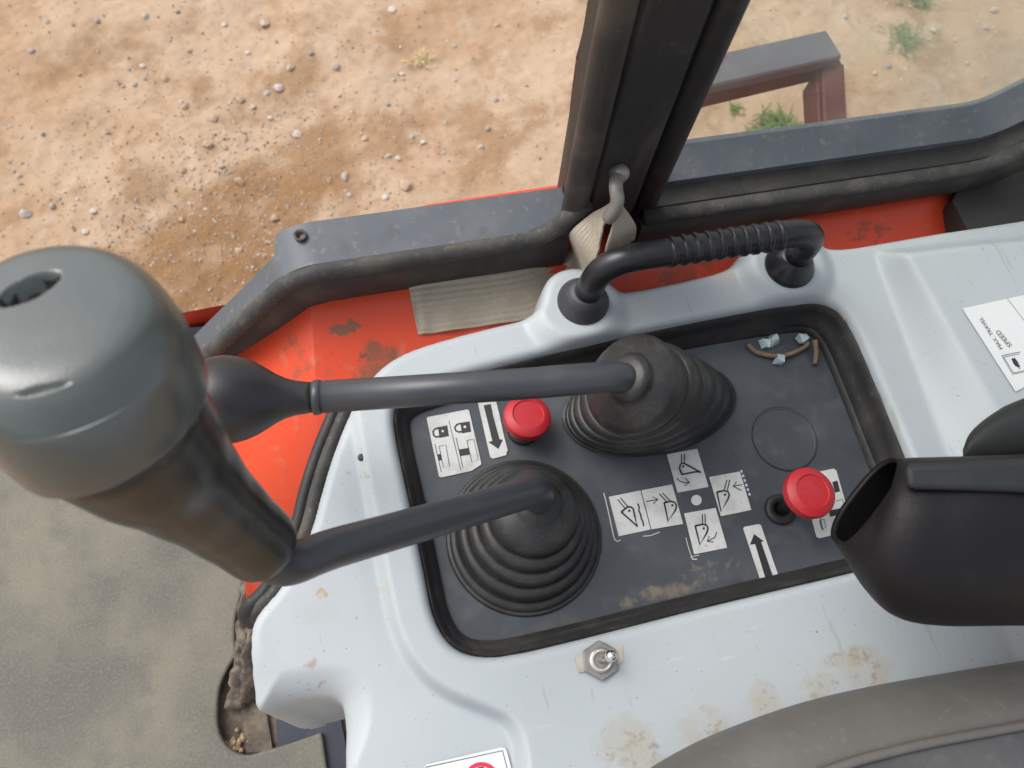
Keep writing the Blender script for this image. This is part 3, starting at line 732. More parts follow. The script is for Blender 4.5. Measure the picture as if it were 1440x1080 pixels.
# right-hand raised plateau
def line_sd(x, y, a, b):
    ex, ey = b[0] - a[0], b[1] - a[1]; L_ = math.hypot(ex, ey); return ((x - a[0]) * ey - (y - a[1]) * ex) / L_
l1a, l1b = plan(1236, 378, .04), plan(1345, 690, .04)
l2a, l2b = plan(1276, 378, .06), plan(1432, 645, .06)
s1 = line_sd(CX, CY, l1a, l1b); s2 = line_sd(CX, CY, l2a, l2b)
if line_sd(*plan(1440, 450, .05), l1a, l1b) < 0: s1 = -s1; s2 = -s2
tt = np.clip(s1 / np.maximum(s1 - s2, .004), 0, 1)
tt = np.where(s1 < 0, 0, np.where(s2 > 0, 1, tt))
tt = tt * .6 + .4 * tt * tt * (3 - 2 * tt)
l3a, l3b = plan(1232, 378, .045), plan(1440, 346, .06)
s3 = line_sd(CX, CY, l3a, l3b)
if line_sd(*plan(1440, 450, .05), l3a, l3b) < 0: s3 = -s3
rise = .026 * tt * sstep(-.022, .004, s3)
z = z + rise
# ridges left by the moulding: fine blur of the steps
def blur(a, k):
    for _ in range(k):
        a = (a + np.roll(a, 1, 0) + np.roll(a, -1, 0)) / 3; a = (a + np.roll(a, 1, 1) + np.roll(a, -1, 1)) / 3
    return a
z = blur(z, 1)
# bosses under the handle
for bx, by, rr in ((814, 424, .032), (1108, 372, .031)):
    c = plan(bx, by, .045); d = np.hypot(CX - c[0], CY - c[1])
    z = z + .010 * (1 - sstep(rr * .85, rr * 1.5, d))
# a low rim round the panel opening and a rounded lip
rl = .007
di = np.clip(-dH, 0, 1)
z = z - np.where(dH > -rl, rl - np.sqrt(np.maximum(rl ** 2 - np.clip(dH + rl, 0, rl) ** 2, 0)), 0) - np.clip(dH, 0, 1) * 8
# outer edge
na, nb = plan(412, 992, 0), plan(474, 984, 0); nn_ = nb - na
nt_ = np.clip(((CX - na[0]) * nn_[0] + (CY - na[1]) * nn_[1]) / nn_.dot(nn_), 0, 1)
notch = 1 - sstep(.0, .06, np.hypot(CX - na[0] - nt_ * nn_[0], CY - na[1] - nt_ * nn_[1]))
ro = .008 + .020 * sstep(0, .9, notch)
z = z - np.where(dO < ro, ro - np.sqrt(np.maximum(ro ** 2 - np.clip(ro - dO, 0, ro) ** 2, 0)), 0) - np.clip(-dO, 0, 1) * 12
keep = (dO > -.020) & (dH < .006)
ii = np.arange(CX.size).reshape(CX.shape)
km = keep[:-1, :-1] & keep[1:, :-1] & keep[1:, 1:] & keep[:-1, 1:]
F = np.stack((ii[:-1, :-1], ii[1:, :-1], ii[1:, 1:], ii[:-1, 1:]), -1)[km]
used = np.unique(F); remap = np.full(CX.size, -1); remap[used] = np.arange(len(used))
V = np.stack((CX, CY, z), -1).reshape(-1, 3)[used]
M_con = pmat('console_grey_plastic', (0.395, 0.430, 0.448), 0.42, [(6, .45, .7, (0.372, 0.398, 0.405), .6), (320, .70, .76, (0.16, 0.11, 0.07), .7, 2), (90, .70, .78, (0.36, 0.26, 0.16), .45), (45, .62, .8, (0.37, 0.355, 0.33), .35), (150, .66, .73, (0.30, 0.285, 0.26), .45, 3, (1, .10, 1)), (110, .68, .74, (0.50, 0.52, 0.53), .5, 3, (.12, 1, 1))], [(14, .05, .004), (1100, .12, .0003)], rough_var=.3)
body = mesh_obj('body', V, remap[F].tolist(), M_con, con)
def zcon(px, py, z_=.04):
    """height of the console surface near the pixel"""
    for _ in range(4):
        q = P(px, py, z_); i = int(round((q[0] - xs[0]) / ST)); j = int(round((q[1] - ys[0]) / ST))
        z_ = float(z[min(max(i, 0), len(xs) - 1), min(max(j, 0), len(ys) - 1)])
    return z_
CL = np.array(con.location)
def stain(px, py, rx, ry, sc, lo, hi, amt, col, rot=0, seed=0.0):
    c = P(px, py, .03) - CL; add_mix(M_con, blob(c[0], c[1], rx, ry, sc, lo, hi, amt, rot, 5, seed), col)
TAN = (0.36, 0.27, 0.15); YEL = (0.42, 0.37, 0.22)
PALE = (0.36, 0.315, 0.225); SPK = (0.20, 0.13, 0.07)
for k, (px, py, rx, ry) in enumerate(((880, 1050, .034, .030), (905, 1075, .03, .03), (990, 1030, .026, .030), (1078, 992, .018, .030), (1150, 965, .03, .016), (1215, 945, .030, .018), (1190, 925, .04, .012))):
    stain(px, py, rx * 1.25, ry * 1.25, 60, .32, .72, .75, PALE, 0, 1 + k)
    stain(px, py, rx * 1.3, ry * 1.3, 150, .52, .66, .5, SPK, 0, 21 + k)
stain(1100, 1000, .16, .07, 26, .50, .75, .35, (0.34, 0.31, 0.27), 0, 41)
stain(440, 900, .10, .10, 40, .55, .75, .35, (0.34, 0.32, 0.28), 0, 42)
stain(1300, 480, .09, .12, 30, .50, .75, .35, (0.34, 0.33, 0.31), 0, 43)
stain(1060, 880, .02, .02, 110, .52, .60, .8, (0.3, 0.2, 0.1), 0, 5)
stain(540, 830, .016, .02, 130, .46, .60, .6, (0.42, 0.30, 0.2), 0, 6)
stain(447, 830, .010, .010, 150, .42, .52, .8, (0.40, 0.27, 0.13), 0, 7)
stain(500, 660, .05, .06, 130, .60, .68, .6, (0.3, 0.2, 0.13), 0, 8)
stain(430, 940, .05, .05, 120, .58, .66, .6, (0.28, 0.17, 0.10), 0, 9)
stain(1015, 395, .03, .02, 40, .45, .7, .5, (0.55, 0.47, 0.38), 0, 10)
stain(1330, 520, .02, .05, 90, .6, .7, .6, (0.3, 0.24, 0.18), R(0), 14)

# --- recessed panel
def inset(poly, d):
    p = np.asarray(poly); n = len(p); out = []
    for i in range(n):
        t = p[(i + 1) % n] - p[i - 1]; t = t / (np.linalg.norm(t) + 1e-12); nn = np.array((-t[1], t[0]))
        out.append(p[i] + nn * d)
    return np.array(out)
area = sum(hole[i][0] * hole[(i + 1) % len(hole)][1] - hole[(i + 1) % len(hole)][0] * hole[i][1] for i in range(len(hole)))
if area < 0: hole = hole[::-1]
pan = inset(hole, .004)
M_panel = pmat('panel_black_steel', (0.046, 0.054, 0.063), 0.42, [(9, .42, .68, (0.085, 0.095, 0.110), .7), (50, .5, .72, (0.11, 0.11, 0.11), .45), (280, .62, .76, (0.17, 0.15, 0.13), .35), (130, .68, .76, (0.24, 0.18, 0.13), .45)], [(900, .06, .0003)], rough_var=.35)
panel = mesh_obj('lever_panel', *prism([np.array((a, b, 0)) for a, b in pan], -.006, 0), M_panel, con, smooth=False)
panel['label'] = 'dark steel lever panel, dusty along its near edge'
def pstain(px, py, rx, ry, sc, lo, hi, amt, col, rot=0, seed=0.0):
    c = P(px, py, 0) - CL; add_mix(M_panel, blob(c[0], c[1], rx, ry, sc, lo, hi, amt, rot, 5, seed), col)
pstain(930, 835, .07, .014, 60, .40, .58, .75, (0.20, 0.165, 0.115), 0, 3)
pstain(760, 890, .08, .02, 50, .46, .70, .6, (0.13, 0.105, 0.08), 0, 4)
pstain(1000, 800, .06, .02, 90, .50, .60, .55, (0.20, 0.16, 0.13), 0, 5)
pstain(630, 830, .02, .05, 40, .42, .7, .5, (0.13, 0.105, 0.09), 0, 6)
pstain(1190, 560, .02, .06, 50, .48, .7, .6, (0.13, 0.10, 0.08), R(0), 7)
# rubber trim round the opening
tl_ = []
prof = lambda zt: [(.0005, zt - .012), (.0005, zt - .004), (.003, zt - .0025), (.006, zt - .005), (.0075, zt - .010), (.0085, zt * .45), (.0115, zt * .40), (.0125, .006), (.0155, .0045), (.0165, .0005)]
sets = [inset(hole, o_) for o_ in (.0005, .0005, .002, .004, .0052, .0062, .0085, .0093, .0115, .0124)]
loops = []
for i in range(len(hole)):
    zt = float(plateau(np.array(hole[i][0]))) - .003; pr = prof(zt)
    wob = .0008 * math.sin(i * 1.7) + .0006 * math.sin(i * .53)
    loops.append([np.array((*sets[k][i], pr[k][1] + (wob if 1 < k < 5 else 0))) for k in range(10)])
loops.append(loops[0])
v, f = loft(loops, False, False, closed=False)
trim = mesh_obj('panel_trim', v, [q[::-1] for q in f], M_trim, con, sharp=50)

# --- edge seal on the front edge of the console
def seal_path(dx, dz): return catmull([P(a + dx, b, c + dz) for a, b, c in ((494, 572, .011), (489, 585, .011), (467, 640, .010), (451, 690, .008), (435, 750, .003), (398, 824, -.004), (374, 850, -.010), (368, 862, -.030), (378, 872, -.065))], 6)
mesh_obj('edge_seal', *tube(seal_path(-5, -.006), .0058, 12, True, .008), M_seal, con)
mesh_obj('edge_seal', *tube(seal_path(-20, -.009), .0060, 12, True, .008), M_trim, con)

# --- decals: plates and print built as thin sheets on the surface
PF = P
def tri_poly(poly, z0, h, mat, parent, name, zf=None):
    """thin plate of a pixel outline lying on the plane z0 (or on a sloping surface)"""
    w = [PF(a, b, z0) for a, b in poly]
    bm = bmesh.new(); vs = [bm.verts.new(q) for q in w]; bm.faces.new(vs)
    bmesh.ops.triangulate(bm, faces=bm.faces[:])
    fs = [[v.index for v in f.verts] for f in bm.faces]; bm.verts.index_update()
    fs = [[v.index for v in f.verts] for f in bm.faces]; bm.free()
    n = len(w); V = [q + (0, 0, h) for q in w] + list(w)
    F_ = [tuple(f) for f in fs] + [(i, (i + 1) % n, (i + 1) % n + n, i + n) for i in range(n)]
    # make tops face up
    out = []
    for f in F_[:len(fs)]:
        a, b, c = (np.asarray(V[i]) for i in f)
        out.append(f if np.cross(b - a, c - a)[2] > 0 else f[::-1])
    return V, out + F_[len(fs):]
def stroke(pts, wpx, z0, h):
    v = []; f = []; p = [np.array(q, float) for q in pts]
    L_ = []; R_ = []
    for i in range(len(p)):
        t = p[min(i + 1, len(p) - 1)] - p[max(i - 1, 0)]; t /= np.linalg.norm(t) + 1e-9; nn = np.array((-t[1], t[0])) * wpx / 2
        L_.append(PF(*(p[i] + nn), z0) + (0, 0, h)); R_.append(PF(*(p[i] - nn), z0) + (0, 0, h))
    n = len(p); v = L_ + R_
    for i in range(n - 1):
        q = (i, i + 1, n + i + 1, n + i); a, b, c = v[q[0]], v[q[1]], v[q[2]]
        f.append(q if np.cross(b - a, c - a)[2] > 0 else q[::-1])
    return v, f
def dot(c, r, z0, h, n=14):
    return tri_poly([(c[0] + r * math.cos(a), c[1] + r * math.sin(a)) for a in np.linspace(0, 2 * math.pi, n, endpoint=False)], z0, h, None, None, '')
H1, H2 = .0003, .0006
def decal(name, plates, prints, z0=0.0005, mat=M_decal, ink=M_print, label=None, pmats=None):
    o = mesh_obj(name, *merge([tri_poly(p, z0, H1, None, None, '') for p in plates]), mat, con, smooth=False)
    if label: o['label'] = label
    if prints:
        mesh_obj('print', *merge(prints), ink, o, smooth=False)
    return o
def conv(x_, y_, sc): return lambda pts: [(x_ + a / sc, y_ + b / sc) for a, b in pts]
Cz = conv(840, 620, 1440 / 280)
zz = .0005
S_ = lambda pts, w: stroke(Cz(pts), w / 5.143, zz, H2)
D_ = lambda c, r: dot(Cz([c])[0], r / 5.143, zz, H2)
A_poly = [(82, 405), (311, 359), (384, 641), (155, 690)]; B_poly = [(318, 358), (540, 315), (620, 600), (391, 640)]
decal('bucket_decal', [Cz(A_poly), Cz(B_poly)], [
    S_([(145, 425), (200, 490)], 8), S_([(166, 413), (220, 478)], 8),
    S_([(172, 515), (215, 480), (240, 478), (258, 492), (268, 540), (290, 620), (172, 515), (190, 500)], 13), D_((230, 506), 9),
    S_([(290, 455), (301, 480), (298, 505), (312, 535), (316, 560), (330, 590), (333, 618)], 11),
    S_([(352, 440), (435, 425)], 7), S_([(395, 405), (438, 425), (402, 455)], 7),
    S_([(447, 383), (500, 440)], 8), S_([(470, 378), (522, 432)], 8),
    S_([(482, 448), (530, 438), (558, 445), (571, 468), (565, 500), (510, 582), (482, 448), (500, 444)], 13), D_((541, 467), 9)],
    label='left pair of white bucket-pictogram cells')
T_poly = [(502, 98), (722, 57), (803, 333), (580, 375)]
decal('bucket_decal', [Cz(T_poly)], [S_([(607, 97), (607, 160)], 8), S_([(628, 95), (628, 158)], 8),
    S_([(610, 244), (593, 200), (600, 170), (620, 161), (642, 172), (748, 230), (700, 226), (610, 244), (600, 220)], 13), D_((620, 186), 9),
    S_([(572, 270), (595, 292), (625, 303), (662, 300)], 7), S_([(635, 273), (666, 300), (628, 326)], 7)], label='upper white bucket-pictogram cell')
R_poly = [(808, 262), (1030, 222), (1113, 500), (893, 545)]
decal('bucket_decal', [Cz(R_poly)], [S_([(935, 285), (915, 358)], 8), S_([(956, 282), (938, 360)], 8),
    S_([(863, 372), (915, 360), (944, 370), (952, 392), (944, 420), (893, 512), (863, 372), (885, 366)], 13), D_((922, 390), 9),
    S_([(1045, 318), (980, 327)], 7), S_([(1005, 297), (979, 327), (1040, 360)], 7)], label='right white bucket-pictogram cell')
Bo_poly = [(627, 525), (855, 485), (938, 773), (700, 820)]
decal('bucket_decal', [Cz(Bo_poly)], [S_([(758, 532), (760, 604)], 8), S_([(777, 530), (779, 602)], 8),
    S_([(706, 616), (760, 604), (788, 610), (799, 632), (790, 665), (740, 752), (706, 616), (728, 611)], 13), D_((768, 633), 9),
    S_([(862, 660), (848, 698), (795, 726)], 7), S_([(808, 690), (792, 727), (838, 732)], 7)], label='lower white bucket-pictogram cell')
# dot and worn white outline of the pictogram cross
dz = mesh_obj('centre_dot', *dot(Cz([(716, 429)])[0], 7.4, zz, H1, 24), M_decal, con, smooth=False)
S1 = lambda pts, w: stroke(Cz(pts), w / 5.143, zz, H1)
ticks = [S1([(1038 + k * 11.5, 212 + k * 33), (1041 + k * 11.5, 222 + k * 33), (1039 + k * 11.5, 230 + k * 33)], 11) for k in range(6)]
ticks += [S1([(1046 + k * 11.5, 212 + k * 33), (1050 + k * 11.5, 232 + k * 33)], 4) for k in range(6)]
for pts, w in (([(45, 378), (58, 420), (85, 540), (118, 695), (128, 715), (140, 728), (168, 716)], 7), ([(330, 690), (385, 685), (450, 660)], 6), ([(640, 700), (655, 760), (672, 815), (684, 838), (735, 826)], 5), ([(676, 836), (690, 856), (720, 856)], 8)):
    mesh_obj('worn_outline', *S1(pts, w), M_decal, con, smooth=False)
tag(mesh_obj('fine_print', *merge(ticks), M_decal, con, smooth=False), kind='stuff')
a1p = [(1055, 635), (1062, 622), (1168, 602), (1182, 610), (1305, 965), (1175, 998)]
decal('arrow_decal', [Cz(a1p)], [tri_poly(Cz([(1102, 752), (1132, 675), (1203, 727), (1182, 731), (1265, 972), (1212, 986), (1140, 748)]), zz, H2, None, None, '')], label='white arrow decal beside the round red knob, pointing outwards')
Kz = conv(580, 540, 1440 / 220); kz = 1440 / 220
S_ = lambda pts, w: stroke(Kz(pts), w / kz, zz, H2)
T_ = lambda pts: tri_poly(Kz(pts), zz, H2, None, None, '')
decal('lock_decal', [Kz([(130, 315), (140, 305), (505, 235), (520, 242), (632, 725), (632, 742), (545, 800), (268, 860), (245, 852)])], [
    S_([(335, 340), (445, 795)], 5),
    T_([(235, 400), (320, 382), (335, 480), (250, 497)]), S_([(245, 404), (208, 414), (189, 440), (196, 475), (220, 490), (252, 484)], 15),
    T_([(440, 360), (525, 345), (540, 440), (455, 455)]), S_([(447, 364), (408, 375), (389, 402), (398, 430), (425, 444), (458, 438)], 15),
    S_([(205, 550), (265, 810)], 6), T_([(230, 650), (258, 645), (270, 702), (242, 708)]), S_([(245, 575), (308, 563), (340, 755), (285, 772), (245, 575)], 5),
    S_([(402, 500), (465, 775)], 6), T_([(428, 605), (515, 590), (530, 650), (440, 665)]), S_([(500, 520), (565, 510), (605, 700), (545, 718), (500, 520)], 5)],
    label='white decal with two padlock symbols in front of the near boot')
decal('arrow_decal', [Kz([(600, 165), (610, 157), (765, 145), (800, 280), (835, 450), (878, 615), (865, 625), (865, 655), (740, 688), (715, 672)])],
      [T_([(655, 198), (720, 186), (742, 295), (800, 510), (830, 515), (790, 598), (700, 537), (735, 525)])], label='white arrow decal between padlock decal and far red knob')
mesh_obj('keyhole', *merge([dot(Kz([(278, 437)])[0], 1.7, zz, H2 + .0002, 10), dot(Kz([(482, 397)])[0], 1.9, zz, H2 + .0002, 10)]), M_decal, con, smooth=False)
decal('lock_decal', [[(1126, 671), (1130, 668), (1172, 659), (1176, 662), (1199, 742), (1195, 746), (1153, 757), (1148, 755)]], [
    tri_poly([(1170, 678), (1177, 676), (1181, 691), (1174, 693)], zz, H2, None, None, ''), tri_poly([(1165, 718), (1186, 714), (1188, 722), (1167, 727)], zz, H2, None, None, ''),
    stroke([(1175, 705), (1184, 702), (1189, 715)], 1, zz, H2), stroke([(1152, 732), (1158, 730), (1161, 742), (1155, 744), (1152, 732)], 1, zz, H2), stroke([(1150, 716), (1170, 760)][:1] + [(1157, 746)], 1, zz, H2)],
    label='white decal half hidden behind the near red knob')

# sloping helper for decals on the console body
def surf_plane(tri, lift):
    w = [P(a, b, zcon(a, b)) for a, b in tri]; n = np.cross(w[1] - w[0], w[2] - w[0]); n /= np.linalg.norm(n)
    if n[2] < 0: n = -n
    return lambda a, b, z_=0: PL(a, b, w[0] + n * lift, n)
def plate_on(name, poly, tri, mat, label, parent=con, lift=.0008):
    global PF
    PF = surf_plane(tri, lift)
    o = mesh_obj(name, *tri_poly(poly, 0, H1, None, None, ''), mat, parent, smooth=False); o['label'] = label
    return o, 0
d_, z0 = plate_on('speed_decal', [(1353, 434), (1440, 415), (1520, 398), (1600, 460), (1428, 551)], ((1358, 438), (1425, 540), (1500, 420)), M_decal_clean, 'white travel-speed decal at the rear of the console', lift=.0010)
pr = []
Tz = conv(1340, 400, 6.0)
St = lambda pts, w: stroke(Tz(pts), w / 6, z0, H2)
pr += [St([(408, 603), (560, 572)], 5), St([(408, 603), (500, 760), (640, 730)], 4), St([(425, 615), (560, 588)], 4), St([(425, 615), (508, 748), (640, 720)], 4)]
pr += [tri_poly(Tz([(492, 632), (500, 622), (512, 628), (518, 618), (526, 634), (540, 650), (550, 668), (552, 682), (566, 686), (558, 695), (562, 718), (545, 698), (525, 690), (508, 670)]), z0, H2, None, None, '')]
pr += [St([(455, 120), (600, 310)], 3)]
for k_, p_ in enumerate(pr): mesh_obj('symbol_frame' if k_ < 4 else ('symbol' if k_ == 4 else 'divider_line'), *p_, M_print, d_, smooth=False)
def text_mesh(body_txt, p_start, p_end, zt, parent, mat):
    cu = bpy.data.curves.new('text', 'FONT'); cu.body = body_txt; cu.size = 1.0
    to = bpy.data.objects.new('text', cu); COL.objects.link(to)
    bpy.context.view_layer.update()
    me = bpy.data.meshes.new_from_object(to.evaluated_get(bpy.context.evaluated_depsgraph_get()))
    vs = np.array([v.co[:] for v in me.vertices]); fs = [list(p.vertices) for p in me.polygons]
    bpy.data.objects.remove(to); bpy.data.curves.remove(cu); bpy.data.meshes.remove(me)
    A = PF(*p_start, zt); B = PF(*p_end, zt); ex = B - A; nrm = np.cross(PF(p_start[0] + 50, p_start[1], 0) - A, PF(p_start[0], p_start[1] - 50, 0) - A); nrm /= np.linalg.norm(nrm); L_ = np.linalg.norm(ex); ex /= L_; ey = np.cross(nrm, ex)
    sc = L_ / (vs[:, 0].max() - vs[:, 0].min())
    W_ = [A + ex * (q[0] - vs[:, 0].min()) * sc + ey * q[1] * sc + (0, 0, H2) for q in vs]
    return mesh_obj('lettering', W_, fs, mat, parent, smooth=False)
text_mesh('MAX. TRAVEL', (1410, 490), (1380, 446), z0, d_, M_print)
text_mesh('SPEED', (1423, 486), (1404, 464), z0, d_, M_print)
d2, z0b = plate_on('warning_decal', [(596, 1079), (600, 1075), (704, 1051), (710, 1052), (713, 1057), (745, 1180), (630, 1210)], ((600, 1078), (704, 1054), (690, 1160)), M_decal_clean, 'white warning decal with red ring at the bottom edge of the console', lift=.0012)
ring = []
cc, rr = (677, 1096), 24
inner = [(cc[0] + (rr - 2.5) * math.cos(a), cc[1] + (rr - 2.5) * math.sin(a)) for a in np.linspace(0, 2 * math.pi, 33)]
mesh_obj('border_line', *stroke([(598, 1079), (706.5, 1055.5), (738, 1178)], 1.2, z0b, H2), M_print, d2, smooth=False)
mesh_obj('print', *merge([tri_poly([(668, 1088), (672, 1079), (680, 1078), (684, 1090), (690, 1104), (672, 1106)], z0b, H2, None, None, '')]), M_print, d2, smooth=False)
mesh_obj('prohibition_ring', *merge([stroke(inner, 6, z0b, H2 + .0002), stroke([(660, 1080), (694, 1112)], 5, z0b, H2 + .0003)]), M_dred, d2, smooth=False)

PF = P
# --- plug disc in the panel
c = P(1103, 617, 0)
o = mesh_obj('blanking_plug', *disc(c, (0, 0, 1), [(.0003, .0275), (.0012, .0272), (.0014, .0262), (.0008, .0256), (.0010, .012), (.0010, .001)], 48), M_panel, con, sharp=8)
o['label'] = 'flush round blanking plug in the lever panel'
mesh_obj('plug_rim', *disc(c, (0, 0, 1), [(.0003, .0284), (.0008, .0281), (.0008, .0275), (.0003, .0274)], 48, False, False), M_trim, con)
# dark fastener hole left of the padlock decal
c = P(508, 643, zcon(508, 643) + .0004); mesh_obj('screw_hole', *disc(c, (0, 0, 1), [(-.001, .0028), (.0004, .0027), (.0006, .0015)], 14), M_print, con)

# --- grab handle
zl = zcon(820, 425); zr = zcon(1112, 372)
hl, hr = P(820, 424, zl), P(1110, 374, zr)
HH = .062
gh = mesh_obj('grab_handle', *tube(round_corner([hl + (0, 0, -.002), hl + np.array((.004, 0, HH)), hr + np.array((-.001, -.001, HH - .004)), hr + (0, 0, -.002)], .036, 10), .0108, 20), M_handle, con)
gh['label'] = 'black padded grab handle standing on two feet at the outer edge'
for q, col_ in ((hl, M_flange), (hr, M_handle)):
    mesh_obj('handle_foot', *disc(q, (0, 0, 1), [(-.004, .0215), (.002, .0212), (.004, .0200), (.010, .0165), (.016, .0130), (.017, .0105)], 32), col_, gh)
gl_, gr_ = hl + np.array((.004, 0, HH)), hr + np.array((-.001, -.001, HH - .004))
dg = gr_ - gl_
for k in range(10):
    t = .30 + k * .055
    c = gl_ + dg * t
    mesh_obj('grip_ring', *disc(c, dg, [(-.0024, .0106), (-.0018, .0119), (.0016, .0121), (.0026, .0106)], 20, False, False), M_handle, gh)

# --- toggle switch
zt = zcon(843, 928); tq = P(843, 929, zt)
tg = mesh_obj('toggle_switch', *disc(tq, (0, 0, 1), [(.0, .0084), (.0065, .0084), (.0072, .0078), (.0072, .0058), (.004, .0050)], 24), M_metal, con)
tg['label'] = 'metal toggle switch with hexagonal nut'
pl_ = [(808, 924), (820, 921), (868, 907), (875, 907), (877, 930), (866, 935), (824, 944), (813, 946)]
mesh_obj('mounting_plate', *tri_poly(pl_, zt + .0006, .0009, None, None, ''), M_tin, tg, smooth=False)
u_ = P(860, 925, zt) - tq; a0_ = math.atan2(u_[1], u_[0]) + .35
hexp = [tq + .0135 * np.array((math.cos(a0_ + k * math.pi / 3), math.sin(a0_ + k * math.pi / 3), 0)) for k in range(6)]
hx = mesh_obj('hex_nut', *prism(hexp, .0016, .0045), M_metal_d, tg, smooth=False); hx.modifiers.new('b', 'BEVEL').width = .0006
mesh_obj('toggle_lever', *tube([tq + (0, 0, .004), tq + np.array((.002, .0005, .010)), tq + np.array((.0038, .001, .015)), tq + np.array((.0048, .0012, .019)), tq + np.array((.0054, .0014, .0218)), tq + np.array((.0057, .0015, .0228))], [.0022, .0024, .0032, .0042, .0032, .0010], 16), M_chrome, tg)

# ================================================================== LEVERS
def bellows(base, top, rx0, ry0, rtop, ridges, tilt=None, amp=.0035, disc_r=None, collar=.013, seg=64):
    """accordion boot lofted from base to the neck"""
    base, top = np.asarray(base, float), np.asarray(top, float); loops = []
    n1 = np.array((0, 0, 1.0)); n2 = np.asarray(tilt if tilt is not None else (0, 0, 1.0), float); n2 /= np.linalg.norm(n2)
    prof = [(0.0, 1.10, 1), (.03, 1.10, 1), (.05, 1.06, 1), (.055, 1.02, .2)]
    m = ridges * 16
    for k in range(m + 1):
        t = k / m; q_ = (t * ridges + .5) % 1.0; ph = 2 * math.sqrt(max(0, 1 - (2 * q_ - 1) ** 2)) - 1
        prof.append((.05 + .75 * t, 1.0 - t, ph))
    for t, g, ph in prof:
        c = base + (top - base) * t; nn = n1 * (1 - t) + n2 * t; nn /= np.linalg.norm(nn)
        u = np.array((1.0, 0, 0)); u -= nn * u.dot(nn); u /= np.linalg.norm(u); w = np.cross(nn, u)
        dsp = amp * (ph - 1) * .5; c = c + nn * dsp * .75
        rx = disc_r + (rx0 - disc_r) * g + dsp * .65; ry = disc_r + (ry0 - disc_r) * g + dsp * .65
        loops.append([c + u * rx * math.cos(a) + w * ry * math.sin(a) for a in np.linspace(0, 2 * math.pi, seg, endpoint=False)])
    u = np.array((1.0, 0, 0)); u -= n2 * u.dot(n2); u /= np.linalg.norm(u); w = np.cross(n2, u)
    for t, r in ((.86, disc_r * .97), (.90, disc_r * .86), (.96, collar * 1.45), (.97, collar * 1.3), (1.0, collar * 1.25), (1.03, collar * 1.12), (1.05, collar * .8)):
        c = base + (top - base) * t
        loops.append([c + u * r * math.cos(a) + w * r * math.sin(a) for a in np.linspace(0, 2 * math.pi, seg, endpoint=False)])
    return loft(loops, True, True)

# joystick, near
jb = P(737, 754, .0); jt = P(757, 706, .060)
joy = thing('joystick', 'near joystick with fat black grip, bent rod and round ribbed boot', 'joystick', jb)
mesh_obj('boot', *bellows(jb, jt, .0575, .0575, .017, 4, tilt=(jt - jb) * np.array((.4, .4, 1)), amp=.0080, disc_r=.031, collar=.0135), M_rubber, joy)
jr = [jt - (jt - jb) * .2, jt + (jt - jb) * .10, P(756, 689, .088)]
rodp = [jt + np.array((0, 0, -.012)), PD(762, 688, .530), PD(455, 775, .392), PD(396, 800, .376), PD(330, 745, .346)]
rodp = round_corner(rodp, .020, 10)
mesh_obj('rod', *tube(rodp, .0103, 24), M_rod, joy)
# grip: bent axis from the rod elbow to the cap
GQ = [np.asarray(q) for q in catmull([PD(369, 768, .366), PD(262, 680, .318), PD(166, 590, .282), PD(104, 500, .264), PD(58, 418, .250)], 24)]
GS = np.concatenate(((0,), np.cumsum([np.linalg.norm(GQ[i + 1] - GQ[i]) for i in range(len(GQ) - 1)])))
GFR = frames(GQ, (0, 1, 0))
def g_at(sx):
    sx = sx * GS[-1]; i = int(np.clip(np.searchsorted(GS, sx) - 1, 0, len(GQ) - 2)); k = (sx - GS[i]) / (GS[i + 1] - GS[i])
    return GQ[i] + (GQ[i + 1] - GQ[i]) * k, GFR[i]
S0 = GS[48] / GS[-1]
def gl_loop(t, r, n=112):
    c, (tn_, u_, w_) = g_at(t)
    return [c + (u_ * math.cos(a) + w_ * math.sin(a)) * r * (1 + .018 * math.cos(2 * a + .6)) for a in np.linspace(0, 2 * math.pi, n, endpoint=False)]
sl = [(-.05, .0115), (-.03, .0155), (.0, .0174), (.10, .0181), (.30, .0194), (.50, .0220), (.68, .0258), (.84, .0296), (.94, .0312), (.98, .0316), (1.002, .0308), (1.005, .028)]
st = catmull([np.array((a * S0, b, 0)) for a, b in sl], 4)
mesh_obj('seam_gap', *loft([gl_loop(S0 * .995, .0308), gl_loop(S0 + .04 * (1 - S0), .0308)]), M_print, joy)
mesh_obj('grip_sleeve', *loft([gl_loop(q[0], q[1] * (1 + .010 * math.sin(q[0] * 40))) for q in st]), M_sleeve, joy)
cp = [(.030, .0300), (.031, .0338), (.040, .0353), (.07, .0360), (.17, .0368), (.34, .0372), (.50, .0371), (.62, .0366), (.71, .0357), (.78, .0345), (.83, .0331), (.87, .0313), (.895, .0295), (.913, .0272), (.924, .0245), (.930, .0212), (.934, .0175), (.937, .0135), (.939, .0095), (.940, .0055), (.9405, .0016)]
st = catmull([np.array((S0 + a * (1 - S0), b, 0)) for a, b in cp], 6)
ax = GQ[-1] - GQ[72]; ax /= np.linalg.norm(ax)
toeye = EYE - GQ[-1]; toeye = toeye - ax * toeye.dot(ax); toeye /= np.linalg.norm(toeye)
cl_ = []
for q in st:
    wgt = float(sstep(.25, .9, (q[0] - S0) / (1 - S0))); c_ = g_at(q[0])[0]
    cl_.append([p_ - ax * (p_ - c_).dot(toeye) * .34 * wgt for p_ in gl_loop(q[0], max(q[1], .0008), 160)])   # top slants to the operator
v, f = loft(cl_)
v = [np.asarray(q) for q in v]; mi = []; nl_ = 160
def in_mark(q, c, d, a, b):
    x, y = proj(q); dx, dy = x - c[0], y - c[1]
    return 1 - ((dx * d[0] + dy * d[1]) / a) ** 2 - ((-dx * d[1] + dy * d[0]) / b) ** 2
dent = {}
